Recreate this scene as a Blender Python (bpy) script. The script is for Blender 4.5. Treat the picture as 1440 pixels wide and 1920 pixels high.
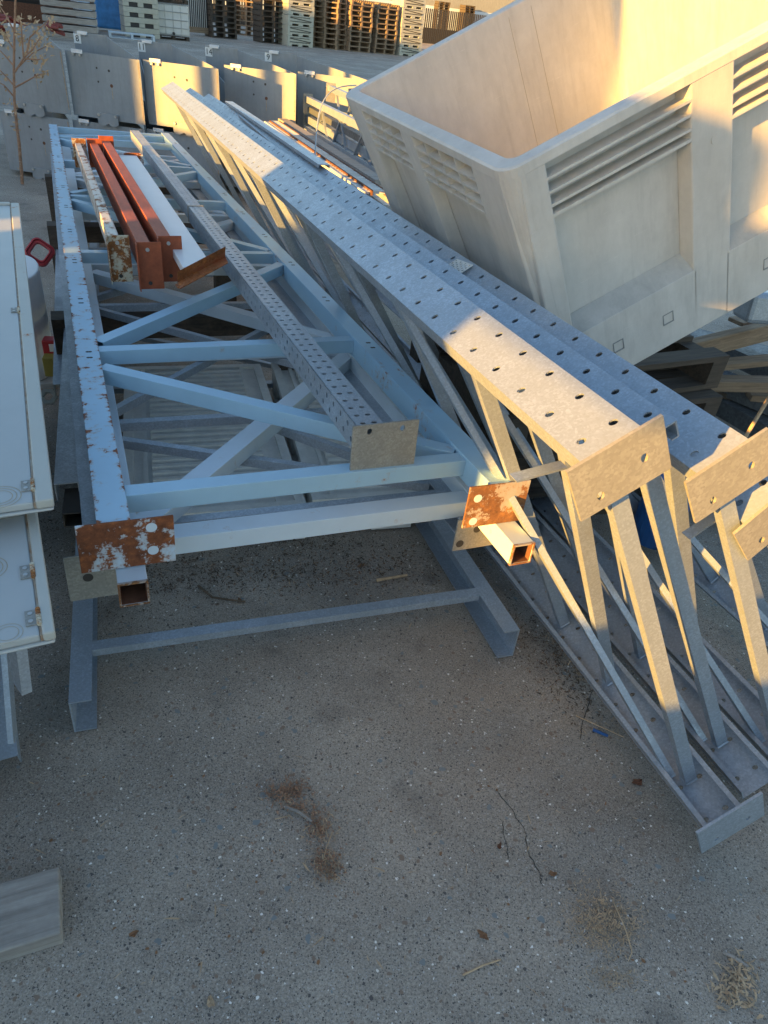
import bpy, math, random
from mathutils import Vector as V, Matrix
R = math.radians
random.seed(7)
sc = bpy.context.scene
for o in list(bpy.data.objects): bpy.data.objects.remove(o)
COL = sc.collection
# ------------------------------------------------------------------ camera
F = 1333.0; PIT = R(35.2); ROLL = R(7.0); CAMZ = 1.5
_r = V((1,0,0)); _d = V((0,-math.sin(PIT),-math.cos(PIT))); FW = V((0,math.cos(PIT),-math.sin(PIT)))
RT = math.cos(ROLL)*_r - math.sin(ROLL)*_d; DN = math.sin(ROLL)*_r + math.cos(ROLL)*_d
O = V((0,0,CAMZ))
cam = bpy.data.cameras.new('camera'); co = bpy.data.objects.new('camera', cam); COL.objects.link(co)
co.matrix_world = Matrix.Translation(O) @ Matrix((RT, -DN, -FW)).transposed().to_4x4()
cam.sensor_fit = 'HORIZONTAL'; cam.sensor_width = 27.0; cam.lens = 27.0*F/1440.0
cam.clip_start = 0.02; cam.clip_end = 600
sc.camera = co
# ------------------------------------------------------------------ light
SAZ, SEL = 44.5, 9.0            # light travels towards this azimuth; sun elevation
w = bpy.data.worlds.new('World'); sc.world = w; w.use_nodes = True
nt = w.node_tree; nt.nodes.clear()
sky = nt.nodes.new('ShaderNodeTexSky'); sky.sky_type = 'NISHITA'; sky.sun_disc = False
sky.sun_elevation = R(SEL); sky.sun_rotation = R(SAZ+180); sky.altitude = 10
sky.air_density = 1.0; sky.dust_density = 0.6; sky.ozone_density = 1.6
bg = nt.nodes.new('ShaderNodeBackground'); bg.inputs[1].default_value = 0.10
wo = nt.nodes.new('ShaderNodeOutputWorld')
nt.links.new(sky.outputs[0], bg.inputs[0]); nt.links.new(bg.outputs[0], wo.inputs[0])
sun = bpy.data.lights.new('sun', 'SUN'); sun.energy = 5.0; sun.angle = R(0.6); sun.color = (1.0, 0.52, 0.10)
so = bpy.data.objects.new('sun', sun); COL.objects.link(so)
ld = V((math.sin(R(SAZ))*math.cos(R(SEL)), math.cos(R(SAZ))*math.cos(R(SEL)), -math.sin(R(SEL))))
so.rotation_euler = ld.to_track_quat('-Z', 'Y').to_euler(); so.location = (-5,-5,6)
sc.view_settings.view_transform = 'Standard'; sc.view_settings.look = 'None'
sc.view_settings.exposure = 2.05; sc.view_settings.gamma = 1.0
sc.render.engine = 'CYCLES'
# ------------------------------------------------------------------ helpers
def ray(px, py): return FW + RT*((px-720)/F) + DN*((py-960)/F)
def at(px, py, z):
    r = ray(px, py); return O + r*((z-CAMZ)/r.z)
def gz(y): return -.035*min(max(y, 0), 8)
def atg(px, py, h=0.0):
    z = 0
    for _ in range(30): z = gz(at(px, py, z+h).y)
    return at(px, py, z+h)
def onplane(px, py, P0, N):
    r = ray(px, py); return O + r*((P0-O).dot(N)/r.dot(N))
def axes(az, el, th):
    a = V((math.sin(az)*math.cos(el), math.cos(az)*math.cos(el), math.sin(el)))
    n0 = V((math.cos(az), -math.sin(az), 0)); up = n0.cross(a)
    return a, n0*math.cos(th)+up*math.sin(th), n0*math.sin(th)-up*math.cos(th)
def frame_mat(C, x, y, z): 
    m = Matrix((x, y, z)).transposed().to_4x4(); m.translation = C; return m

class MB:
    def __init__(s): s.v = []; s.f = []
    def add(s, vs, fs):
        b = len(s.v); s.v += [tuple(q) for q in vs]; s.f += [tuple(b+i for i in f) for f in fs]; return s
    def box(s, x0, y0, z0, x1, y1, z1):
        vs = [(x, y, z) for x in (x0, x1) for y in (y0, y1) for z in (z0, z1)]
        return s.add(vs, [(0,1,3,2),(4,6,7,5),(0,4,5,1),(2,3,7,6),(0,2,6,4),(1,5,7,3)])
    def obox(s, P, a, b, c):
        P = V(P); a, b, c = V(a), V(b), V(c)
        vs = [P+i*a+j*b+k*c for i in (0,1) for j in (0,1) for k in (0,1)]
        fs = [(0,1,3,2),(4,6,7,5),(0,4,5,1),(2,3,7,6),(0,2,6,4),(1,5,7,3)]
        if a.cross(b).dot(c) < 0: fs = [f[::-1] for f in fs]
        return s.add(vs, fs)
    def bar(s, A, B, wv, hv):           # solid bar, centre line A-B, full width/height vectors
        A, B, wv, hv = V(A), V(B), V(wv), V(hv)
        return s.obox(A-wv/2-hv/2, B-A, wv, hv)
    def ext(s, A, B, X, Y, poly):       # extrude closed 2d polygon from A to B
        A, B, X, Y = V(A), V(B), V(X), V(Y); n = len(poly)
        vs = [A+X*p[0]+Y*p[1] for p in poly] + [B+X*p[0]+Y*p[1] for p in poly]
        fs = [(i, (i+1) % n, n+(i+1) % n, n+i) for i in range(n)] + [tuple(range(n))[::-1], tuple(range(n, 2*n))]
        return s.add(vs, fs)
    def tube(s, A, B, X, Y, w, h, t=.003):   # hollow rectangular tube; A,B = corner (min x, min y)
        A, B, X, Y = V(A), V(B), V(X), V(Y)
        o = [(0,0),(w,0),(w,h),(0,h)]; i = [(t,t),(w-t,t),(w-t,h-t),(t,h-t)]
        vs = [P+X*p[0]+Y*p[1] for P in (A, B) for p in o+i]
        fs = []
        for k in range(4):
            l = (k+1) % 4
            fs += [(k, l, 8+l, 8+k), (4+l, 4+k, 12+k, 12+l), (l, k, 4+k, 4+l), (8+k, 8+l, 12+l, 12+k)]
        return s.add(vs, fs)
    def chan(s, A, B, X, Y, w, h, t=.004, lip=0):     # channel: web along X at y=0, flanges along +Y
        p = [(0,0),(w,0),(w,h)]
        if lip: p += [(w-lip,h),(w-lip,h-t),(w-t,h-t)]
        else: p += [(w-t,h)]
        p += [(w-t,t),(t,t)]
        if lip: p += [(t,h-t),(lip,h-t),(lip,h)]
        else: p += [(t,h)]
        p += [(0,h)]
        return s.ext(A, B, X, Y, p)
    def cyl(s, A, B, r, n=12, r2=None, cap=True):
        A, B = V(A), V(B); d = (B-A).normalized(); u = d.orthogonal().normalized(); q = d.cross(u); r2 = r if r2 is None else r2
        vs = [P+(u*math.cos(2*math.pi*i/n)+q*math.sin(2*math.pi*i/n))*rr for P, rr in ((A, r), (B, r2)) for i in range(n)]
        fs = [(i, (i+1) % n, n+(i+1) % n, n+i) for i in range(n)]
        if cap: fs += [tuple(range(n))[::-1], tuple(range(n, 2*n))]
        return s.add(vs, fs)
    def perf(s, P, U, W, ulen, wlen, th, cu, holes, r, seg=10, rx=1.0):
        """plate: origin P, unit U (long), unit W (across), thickness th along -(U x W); columns of width cu, holes = list of w positions per column parity, radius r"""
        P, U, W = V(P), V(U), V(W); N = U.cross(W)
        n = max(1, int(round(ulen/cu))); cu = ulen/n
        for i in range(n):
            hs = sorted(holes[i % len(holes)])
            # split the column across W at mid-lines
            cuts = [0]+[(hs[k]+hs[k+1])/2 for k in range(len(hs)-1)]+[wlen]
            if not hs: cuts = [0, wlen]
            for k in range(len(cuts)-1):
                x0, x1, y0, y1 = i*cu, (i+1)*cu, cuts[k], cuts[k+1]
                if not hs:
                    for z in (0, -th): s.add([P+U*x+W*y+N*z for x, y in ((x0,y0),(x1,y0),(x1,y1),(x0,y1))], [(0,1,2,3) if z == 0 else (3,2,1,0)])
                    continue
                cx, cy = (x0+x1)/2, hs[k]
                ring = []; outer = []
                m = seg
                for j in range(m):
                    a = 2*math.pi*(j+.5)/m; ca, sa = math.cos(a), math.sin(a)
                    ring.append((cx+r*rx*ca, cy+r*sa))
                    tx = ((x1-cx) if ca > 0 else (cx-x0))/max(abs(ca), 1e-6); ty = ((y1-cy) if sa > 0 else (cy-y0))/max(abs(sa), 1e-6)
                    t = min(tx, ty); outer.append((cx+t*ca, cy+t*sa))
                pts = ring+outer; cor = [(x1,y1),(x0,y1),(x0,y0),(x1,y0)]
                def side(p):
                    if abs(p[0]-x1) < 1e-7: return 3
                    if abs(p[1]-y1) < 1e-7: return 0
                    if abs(p[0]-x0) < 1e-7: return 1
                    return 2
                for z, top in ((0, True), (-th, False)):
                    vs = [P+U*x+W*y+N*z for x, y in pts+cor]; fs = []
                    for j in range(m):
                        l = (j+1) % m; a_, b_ = side(outer[j]), side(outer[l])
                        f = [j, m+j]; s_ = a_
                        while s_ != b_:
                            s_ = (s_+1) % 4; f.append(2*m+s_)
                        f = tuple(f+[m+l, l])
                        fs.append(f if top else f[::-1])
                    s.add(vs, fs)
                vs = [P+U*x+W*y+N*z for z in (0, -th) for x, y in ring]
                s.add(vs, [(j, (j+1) % m, m+(j+1) % m, m+j) for j in range(m)])
        # rim
        for a, b in (((0,0),(ulen,0)), ((ulen,0),(ulen,wlen)), ((ulen,wlen),(0,wlen)), ((0,wlen),(0,0))):
            A = P+U*a[0]+W*a[1]; B = P+U*b[0]+W*b[1]; s.add([A, B, B-N*th, A-N*th], [(3,2,1,0)])
        return s
    def build(s, name, m, parent=None, smooth=False, bevel=0, merge=False):
        me = bpy.data.meshes.new(name); me.from_pydata(s.v, [], s.f); me.validate(); me.materials.append(m)
        if smooth:
            for p in me.polygons: p.use_smooth = True
        o = bpy.data.objects.new(name, me); COL.objects.link(o)
        if parent: o.parent = parent
        if bevel:
            b = o.modifiers.new('bevel', 'BEVEL'); b.width = bevel; b.segments = 2; b.limit_method = 'ANGLE'; b.angle_limit = R(40)
        return o
def tag(o, label=None, cat=None, group=None, kind=None):
    if label: o['label'] = label
    if cat: o['category'] = cat
    if group: o['group'] = group
    if kind: o['kind'] = kind
    return o
def thing(name, label, cat, m=None, group=None):
    o = bpy.data.objects.new(name, None); COL.objects.link(o); o.empty_display_size = .1
    if m is not None: o.matrix_world = m
    return tag(o, label, cat, group)
def dup(root, m, label=None, group=None):
    def cp(o, par):
        c = o.copy(); COL.objects.link(c); c.parent = par
        if par is not None: c.matrix_parent_inverse = o.matrix_parent_inverse.copy()
        for ch in [k for k in bpy.data.objects if k.parent == o]: cp(ch, c)
        return c
    r = cp(root, None); r.matrix_world = m
    if label: r['label'] = label
    if group: r['group'] = group
    return r
def T(x, y, z=0, rz=0): return Matrix.Translation((x, y, z)) @ Matrix.Rotation(rz, 4, 'Z')
# ------------------------------------------------------------------ materials
def nodes(name):
    m = bpy.data.materials.new(name); m.use_nodes = True; t = m.node_tree; b = t.nodes['Principled BSDF']; return m, t, b
def coord(t, scale=(1,1,1), kind='Object'):
    c = t.nodes.new('ShaderNodeTexCoord'); mp = t.nodes.new('ShaderNodeMapping'); mp.inputs['Scale'].default_value = scale
    t.links.new(c.outputs[kind], mp.inputs[0]); return mp.outputs[0]
def noise(t, co, scale, det=4, rough=.6, dist=0):
    n = t.nodes.new('ShaderNodeTexNoise'); n.inputs['Scale'].default_value = scale; n.inputs['Detail'].default_value = det
    n.inputs['Roughness'].default_value = rough; n.inputs['Distortion'].default_value = dist; t.links.new(co, n.inputs['Vector']); return n.outputs['Fac']
def ramp(t, fac, stops):
    r = t.nodes.new('ShaderNodeValToRGB'); e = r.color_ramp.elements
    while len(e) < len(stops): e.new(.5)
    for i, (p, c) in enumerate(stops):
        e[i].position = p; e[i].color = (c if len(c) == 4 else (*c, 1)) if isinstance(c, tuple) else (c, c, c, 1)
    t.links.new(fac, r.inputs[0]); return r.outputs[0]
def mix(t, fac, a, b, mode='MIX'):
    n = t.nodes.new('ShaderNodeMix'); n.data_type = 'RGBA'; n.blend_type = mode
    for s_, v in ((0, fac), (6, a), (7, b)):
        if hasattr(v, 'links') or hasattr(v, 'is_linked'): t.links.new(v, n.inputs[s_])
        elif isinstance(v, (int, float)): n.inputs[s_].default_value = v if s_ == 0 else (v, v, v, 1)
        else: n.inputs[s_].default_value = (*v, 1)
    return n.outputs[2]
def bump(t, b, fac, st=.2, dist=.01):
    n = t.nodes.new('ShaderNodeBump'); n.inputs['Strength'].default_value = st; n.inputs['Distance'].default_value = dist
    t.links.new(fac, n.inputs['Height']); t.links.new(n.outputs[0], b.inputs['Normal'])
def math_(t, op, a, b=0.0):
    n = t.nodes.new('ShaderNodeMath'); n.operation = op
    for i, v in enumerate((a, b)):
        if hasattr(v, 'is_linked'): t.links.new(v, n.inputs[i])
        else: n.inputs[i].default_value = v
    return n.outputs[0]
def mat_galv(name, base=(.40,.42,.43), metal=.55, rough=.42, dark=.6, spangle=70):
    m, t, b = nodes(name); c = coord(t)
    vo = t.nodes.new('ShaderNodeTexVoronoi'); vo.inputs['Scale'].default_value = spangle; t.links.new(c, vo.inputs['Vector'])
    g = t.nodes.new('ShaderNodeSeparateColor'); t.links.new(vo.outputs['Color'], g.inputs[0])
    n1 = noise(t, c, 9, 6, .65); n2 = noise(t, c, 45, 3, .7)
    f = math_(t, 'ADD', math_(t, 'MULTIPLY', g.outputs[0], .35), math_(t, 'ADD', math_(t, 'MULTIPLY', n1, .8), math_(t, 'MULTIPLY', n2, .25)))
    col = ramp(t, f, [(.35, tuple(x*dark for x in base)), (.72, base), (1.0, tuple(min(1, x*1.3) for x in base))])
    t.links.new(col, b.inputs['Base Color']); b.inputs['Metallic'].default_value = metal
    t.links.new(ramp(t, f, [(.3, rough+.15), (.9, rough-.1)]), b.inputs['Roughness'])
    src = b.inputs['Base Color'].links[0].from_socket
    dr = noise(t, coord(t, (12, 12, 1.0)), 5, 5, .7); wr = noise(t, coord(t), 22, 6, .75); br = noise(t, coord(t), 3.3, 5, .6)
    a = mix(t, ramp(t, dr, [(.58, 0.0), (.74, .35)]), src, tuple(min(1, x*1.35) for x in base))
    a = mix(t, ramp(t, wr, [(.66, 0.0), (.72, .4)]), a, (.6,.6,.58)); a = mix(t, ramp(t, br, [(.62, 0.0), (.78, .35)]), a, (base[0]*.75, base[1]*.62, base[2]*.45))
    t.links.new(a, b.inputs['Base Color'])
    bump(t, b, n2, .12, .002); return m
def mat_paint(name, base, rust=.5, rough=.45, scale=6, rustcol=(.22,.07,.03), edge=False, streak=(1,1,1), dirt=.25, metal=0.0):
    m, t, b = nodes(name); c = coord(t, streak); c0 = coord(t)
    n = noise(t, c, scale, 8, .72); n2 = noise(t, c0, 40, 5, .7); n3 = noise(t, c0, 2.2, 4, .6)
    # pitting by fine noise gated by broad patches
    g = math_(t, 'ADD', math_(t, 'MULTIPLY', n, .75), math_(t, 'ADD', math_(t, 'MULTIPLY', n2, .30), math_(t, 'MULTIPLY', n3, .2)))
    if edge:      # chips gather along the long edges of the columns (local x)
        ge = t.nodes.new('ShaderNodeSeparateXYZ'); t.links.new(c0, ge.inputs[0])
        ex = math_(t, 'ABSOLUTE', math_(t, 'SUBTRACT', math_(t, 'FLOORED_MODULO', ge.outputs[0], .998), .036))
        g = math_(t, 'ADD', g, math_(t, 'MULTIPLY', math_(t, 'MAXIMUM', math_(t, 'SUBTRACT', ex, .022), 0.0), 6.5))
    th = .86 - .30*rust
    mask = ramp(t, g, [(th-.016, 0.0), (th+.016, 1.0)])
    halo = ramp(t, g, [(th-.07, 0.0), (th, .45)])
    dn = noise(t, c0, 3.5, 6, .65)
    bcol = mix(t, ramp(t, dn, [(.35, 0.0), (.75, dirt)]), base, tuple(x*.55 for x in base))
    rc = ramp(t, n2, [(.3, tuple(x*.45 for x in rustcol)), (.55, rustcol), (.75, (min(1, rustcol[0]*2.0), rustcol[1]*2.1, rustcol[2]*1.6))])
    t.links.new(mix(t, mask, mix(t, halo, bcol, (.42,.22,.10)), rc), b.inputs['Base Color'])
    t.links.new(ramp(t, mask, [(0, rough), (1, .85)]), b.inputs['Roughness']); b.inputs['Metallic'].default_value = metal
    bump(t, b, math_(t, 'ADD', math_(t, 'MULTIPLY', mask, -.6), math_(t, 'MULTIPLY', n2, .4)), .35, .0015); return m
def mat_plain(name, col, rough=.6, var=.2, scale=8, metal=0.0, bm=.1, streak=(1,1,1)):
    m, t, b = nodes(name); c = coord(t, streak)
    n = noise(t, c, scale, 6, .65)
    t.links.new(ramp(t, n, [(.3, tuple(x*(1-var) for x in col)), (.7, tuple(min(1, x*(1+var*.5)) for x in col))]), b.inputs['Base Color'])
    b.inputs['Roughness'].default_value = rough; b.inputs['Metallic'].default_value = metal
    if bm: bump(t, b, noise(t, c, scale*9, 3), bm, .002)
    return m
def mat_wood(name, c1, c2, axis=0):
    m, t, b = nodes(name); sc_ = [14, 14, 14]; sc_[axis] = 1.1
    c = coord(t, tuple(sc_)); n = noise(t, c, 3.0, 8, .7, .4); n2 = noise(t, coord(t), 60, 3)
    t.links.new(mix(t, math_(t, 'MULTIPLY', n2, .3), ramp(t, n, [(.3, c1), (.65, c2)]), (.08,.07,.06)), b.inputs['Base Color'])
    b.inputs['Roughness'].default_value = .85; bump(t, b, n, .5, .003); return m
def mat_plastic(name, col, dirt=.3):
    m, t, b = nodes(name); c = coord(t, (3,3,1)); n = noise(t, c, 3, 7, .7); n2 = noise(t, coord(t), 25, 5, .7)
    f = math_(t, 'ADD', math_(t, 'MULTIPLY', n, .7), math_(t, 'MULTIPLY', n2, .3))
    t.links.new(ramp(t, f, [(.3, tuple(x*(1-dirt) for x in col)), (.62, col)]), b.inputs['Base Color'])
    b.inputs['Roughness'].default_value = .55; bump(t, b, n2, .1, .002)
    # grime runs and long fine scratches
    src = b.inputs['Base Color'].links[0].from_socket
    st = noise(t, coord(t, (9, 9, .8)), 4, 6, .7); sp = noise(t, coord(t, (2, 30, 40)), 6, 3, .8); bl = noise(t, coord(t), 1.7, 5, .6)
    a = mix(t, ramp(t, st, [(.52, 0.0), (.75, .35)]), src, tuple(x*.55 for x in col)); a = mix(t, ramp(t, bl, [(.5, 0.0), (.75, .3)]), a, (col[0]*.7, col[1]*.64, col[2]*.55))
    t.links.new(mix(t, ramp(t, sp, [(.66, 0.0), (.70, .3)]), a, tuple(min(1, x*1.3) for x in col)), b.inputs['Base Color']); return m

def mat_asphalt():
    m, t, b = nodes('asphalt'); c = coord(t)
    base = ramp(t, noise(t, c, 1.6, 8, .62), [(.30, (.235,.200,.160)), (.70, (.480,.410,.325))])
    grain = ramp(t, noise(t, c, 230, 5, .8), [(.32, .35), (.68, 1.6)])
    col = mix(t, 1.0, base, grain, 'MULTIPLY')
    for sc_, th, cc, pr in ((330, .34, (.40,.37,.33), .40), (170, .26, (.50,.46,.41), .16), (120, .26, (.85,.80,.70), .14), (85, .19, (.88,.84,.76), .07), (60, .11, (.85,.83,.80), .05), (260, .30, (.075,.068,.06), .40), (120, .30, (.10,.09,.082), .10), (80, .34, (.25,.18,.13), .08), (52, .30, (.22,.24,.235), .07)):
        vo = t.nodes.new('ShaderNodeTexVoronoi'); vo.inputs['Scale'].default_value = sc_
        wv = t.nodes.new('ShaderNodeVectorMath'); wv.operation = 'ADD'
        nn = t.nodes.new('ShaderNodeTexNoise'); nn.inputs['Scale'].default_value = sc_*.9; t.links.new(c, nn.inputs['Vector'])
        sv = t.nodes.new('ShaderNodeVectorMath'); sv.operation = 'SCALE'; sv.inputs['Scale'].default_value = 1.0/sc_; t.links.new(nn.outputs['Color'], sv.inputs[0])
        t.links.new(c, wv.inputs[0]); t.links.new(sv.outputs[0], wv.inputs[1]); t.links.new(wv.outputs[0], vo.inputs['Vector'])
        s_ = t.nodes.new('ShaderNodeSeparateColor'); t.links.new(vo.outputs['Color'], s_.inputs[0])
        sel = math_(t, 'LESS_THAN', s_.outputs[0], pr)
        # stones of varied size: threshold scaled by another random channel
        thr = math_(t, 'MULTIPLY', math_(t, 'ADD', math_(t, 'MULTIPLY', s_.outputs[1], 1.1), .35), th)
        col = mix(t, math_(t, 'MULTIPLY', math_(t, 'LESS_THAN', vo.outputs['Distance'], thr), sel), col, cc)
    # broad stains and a brownish tint
    st = noise(t, c, .9, 5, .55)
    col = mix(t, ramp(t, st, [(.42, 0.0), (.66, .6)]), col, mix(t, .5, col, (.22,.165,.115)))
    ds = noise(t, c, 5.5, 4, .5)
    col = mix(t, ramp(t, ds, [(.60, 0.0), (.72, .4)]), col, (.09,.08,.07))
    # cracks
    mp = t.nodes.new('ShaderNodeMapping'); t.links.new(c, mp.inputs[0])
    nz = t.nodes.new('ShaderNodeTexNoise'); nz.inputs['Scale'].default_value = 6; nz.inputs['Detail'].default_value = 6; t.links.new(c, nz.inputs['Vector'])
    ad = t.nodes.new('ShaderNodeVectorMath'); ad.operation = 'ADD'; sc3 = t.nodes.new('ShaderNodeVectorMath'); sc3.operation = 'SCALE'; sc3.inputs['Scale'].default_value = .22
    t.links.new(nz.outputs['Color'], sc3.inputs[0]); t.links.new(c, ad.inputs[0]); t.links.new(sc3.outputs[0], ad.inputs[1])
    vc = t.nodes.new('ShaderNodeTexVoronoi'); vc.feature = 'DISTANCE_TO_EDGE'; vc.inputs['Scale'].default_value = .85; t.links.new(ad.outputs[0], vc.inputs['Vector'])
    cr = math_(t, 'MULTIPLY', math_(t, 'LESS_THAN', vc.outputs['Distance'], .0014), math_(t, 'GREATER_THAN', noise(t, c, 3.1, 2), .62))
    col = mix(t, math_(t, 'MULTIPLY', cr, .6), col, (.05,.045,.04))
    t.links.new(col, b.inputs['Base Color']); b.inputs['Roughness'].default_value = .85
    n3 = noise(t, c, 210, 3, .7); bump(t, b, math_(t, 'SUBTRACT', n3, cr), .5, .002)
    return m
M = {}
M['asphalt'] = mat_asphalt()
M['galv'] = mat_galv('galvanised', (.37,.42,.47), .45, .42, .86, 260); M['galv_dull'] = mat_galv('galvanised_dull', (.38,.41,.44), .25, .5, .82, 230)
M['galv_plate'] = mat_galv('galvanised_plate', (.31,.30,.265), .25, .5, .82, 200)
M['blue'] = mat_paint('blue_paint', (.36,.56,.70), .30, streak=(2.4,1.0,1))
M['blue_chip'] = mat_paint('blue_paint_chipped', (.36,.53,.65), .44, scale=12, streak=(1.3,1.5,1), edge=True)
M['blue_brace'] = mat_paint('blue_paint_brace', (.36,.54,.66), .22, dirt=.3, scale=9)
M['pale'] = mat_paint('pale_blue_paint', (.60,.68,.73), .22, dirt=.3, scale=8)
M['rusty'] = mat_paint('rusted_plate', (.50,.60,.68), .83, scale=9, rustcol=(.20,.062,.022))
M['rust_orange'] = mat_paint('orange_rusted_plate', (.40,.38,.35), .86, scale=11, rustcol=(.22,.095,.038))
M['orange'] = mat_plain('orange_paint', (.37,.085,.03), .6, .35, 5, streak=(4,1,4))
M['orange_rust'] = mat_paint('orange_paint_rusted', (.30,.08,.03), .80, scale=14, rustcol=(.30,.10,.03))
M['white_rust'] = mat_paint('white_paint_rusted', (.62,.58,.50), .62, scale=11, rustcol=(.24,.09,.03))
M['white_end'] = mat_paint('end_plate_rusted', (.60,.56,.42), .80, scale=12, rustcol=(.26,.10,.03))
M['white'] = mat_plain('white_paint', (.74,.73,.72), .4, .06, 4)
M['cream'] = mat_plain('cream_enamel', (.46,.47,.45), .35, .08, 3)
M['cream_rim'] = mat_paint('cream_enamel_rim', (.50,.49,.43), .30, scale=5)
M['ring'] = mat_plain('knockout_ring', (.42,.33,.2), .5, .2)
M['bin'] = mat_plastic('bulk_bin_plastic', (.61,.585,.54), .22)
M['hopper'] = mat_plastic('hopper_enamel', (.30,.32,.33), .22)
M['hopper_in'] = mat_plastic('hopper_inside', (.30,.31,.30), .3)
M['dark'] = mat_plain('dark_steel', (.05,.045,.04), .7, .3)
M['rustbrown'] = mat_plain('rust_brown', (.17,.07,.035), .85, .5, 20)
M['red'] = mat_plain('red_rubber', (.42,.03,.035), .45, .15)
M['yellow'] = mat_plain('yellow_paint', (.32,.27,.06), .5, .2)
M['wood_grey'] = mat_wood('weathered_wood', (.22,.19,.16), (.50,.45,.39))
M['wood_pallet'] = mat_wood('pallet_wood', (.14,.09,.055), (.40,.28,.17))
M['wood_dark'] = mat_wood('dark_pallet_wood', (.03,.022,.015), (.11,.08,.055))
M['ppallet'] = mat_plastic('plastic_pallet_grey', (.74,.73,.68), .25)
M['bolt'] = mat_plain('bolt_zinc', (.5,.5,.48), .35, .1, metal=.6)
M['label'] = mat_plain('label_white', (.75,.75,.72), .6, .05)
M['ink'] = mat_plain('ink_black', (.02,.02,.02), .6, 0)
M['bluewrap'] = mat_plain('blue_tarp', (.05,.22,.50), .35, .35, 4)
M['bluedrum'] = mat_plain('blue_plastic', (.02,.10,.28), .4, .2)
M['straw'] = mat_plain('dry_straw', (.54,.38,.23), .9, .4, 30)
M['weed'] = mat_plain('dry_weed', (.36,.21,.13), .9, .4, 30)
M['leaf'] = mat_plain('brown_leaf', (.26,.13,.06), .8, .4, 30)
M['litter'] = mat_plain('leaf_litter', (.15,.105,.07), .95, .6, 30)
M['redjunk'] = mat_plain('red_plastic_pile', (.24,.04,.025), .5, .4, 3)
M['ivory'] = mat_plastic('ivory_crate', (.52,.50,.40), .2)
M['tank'] = mat_plastic('tank_plastic', (.72,.70,.64), .1)

mm, tt, bb = nodes('rust_streak'); cc = coord(tt); nn = noise(tt, cc, 30, 5)
tt.links.new(ramp(tt, nn, [(.35, (.42,.38,.31)), (.7, (.30,.17,.09))]), bb.inputs['Base Color']); bb.inputs['Roughness'].default_value = .7; M['streak'] = mm
# ------------------------------------------------------------------ ground
def ground():
    ys = [-60,-20,-6,-2,-.5]+[i*.5 for i in range(0,20)]+[12,16,22,30,45,70,120,250]
    xs = [-250,-120,-60,-30,-15,-8,-5,-3,-2,-1,0,1,2,3,5,8,15,30,60,120,250]
    vs = [(x, y, gz(y)) for y in ys for x in xs]; n = len(xs)
    fs = [(j*n+i, j*n+i+1, (j+1)*n+i+1, (j+1)*n+i) for j in range(len(ys)-1) for i in range(n-1)]
    mb = MB(); mb.add(vs, fs); o = mb.build('ground', M['asphalt']); o['kind'] = 'structure'
ground()

# ------------------------------------------------------------------ leaning trusses (galvanised uprights on edge)
TA, TN, TD = axes(R(-24.307), R(-1.548), R(28.934)); TC = V((.274,.884,1.0))
def make_truss(L=5.55, W=1.13, cw=.101, ch=.036):
    # local: x = n (chord width), y = a (length), z = -d
    r = thing('rack_upright_frame', '', 'rack frame')
    t = .003
    mb = MB(); mb.perf((cw,0,0), (0,1,0), (-1,0,0), L, cw, t, .09, [[.021,.076]], .0078, 10, .8)
    mb.box(0, 0, -ch, t, L, -t-.0005); mb.box(cw-t, 0, -ch, cw, L, -t-.0005); mb.box(t, 0, -ch, .014, L, -ch+t); mb.box(cw-.014, 0, -ch, cw-t, L, -ch+t)
    mb.build('top_chord', M['galv'], r)
    mb = MB(); mb.perf((0,-.14,-W), (0,1,0), (1,0,0), L, cw, -t, .09, [[.021,.076]], .0078, 10, .8)
    mb.box(0, -.14, -W+t+.0005, t, L-.14, -W+ch); mb.box(cw-t, -.14, -W+t+.0005, cw, L-.14, -W+ch)
    mb.box(t, -.14, -W+ch-t, .012, L-.14, -W+ch); mb.box(cw-.012, -.14, -W+ch-t, cw-t, L-.14, -W+ch)
    mb.build('bottom_chord', M['galv_dull'], r)
    def web(ta, tb, za=-.03, zb=None, wdt=.023, nm='web', off=0.0, xw=.031):
        zb = -W+.012 if zb is None else zb
        A = V((cw/2+off, ta, za)); B = V((cw/2+off, tb, zb)); d = (B-A).normalized(); s = d.cross(V((1,0,0))).normalized(); s = -s if s.y < 0 else s
        m = MB(); m.chan(A-V((xw/2,0,0))-s*wdt/2, B-V((xw/2,0,0))-s*wdt/2, V((1,0,0)), s, xw, wdt, .0025)
        m.cyl(B-V((xw/2,0,0))-s*wdt*.5+V((0,0,-.002)), B+V((xw/2,0,0))-s*wdt*.5+V((0,0,-.002)), .0035, 6); m.cyl(B-V((xw/2,0,0))-s*wdt*.5, B-V((xw/2,0,0))+s*wdt*.5, .0035, 6)
        m.build(nm, M['galv'], r)
    web(.035, .0, -.03); web(.15, .33); web(.50, .57); web(.87, .03, off=-.03, xw=.016, wdt=.026)
    k = .92
    while k < L-.6:
        web(k, k+.03); web(min(k+.86, L-.1), k+.06, off=.02, xw=.022, wdt=.028); k += .92
    web(L-.08, L-.12)
    mb = MB(); # top end plate with two slots
    def plate(x0, x1, z0, z1, y, th, hs):
        m = MB(); m.perf((x0, y, z0), (1,0,0), (0,0,1), x1-x0, z1-z0, th, (x1-x0)/2, [[hs[0]], [hs[1]]], .0085, 12, .75); return m
    plate(-.028, .132, -.1, .006, -.002, .006, (.028, .05)).build('end_plate', M['galv_plate'], r)
    plate(-.030, .142, -W-.03, -W+.095, -.142, .006, (.032, .04)).build('end_plate', M['galv'], r)
    return r
TG = 'galvanised uprights leaning side by side'
tr = make_truss(); tr.matrix_world = frame_mat(TC, TN, TA, -TD)
A_ = at(1064, 876, .935); B_ = at(968, 902, .935)
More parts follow.
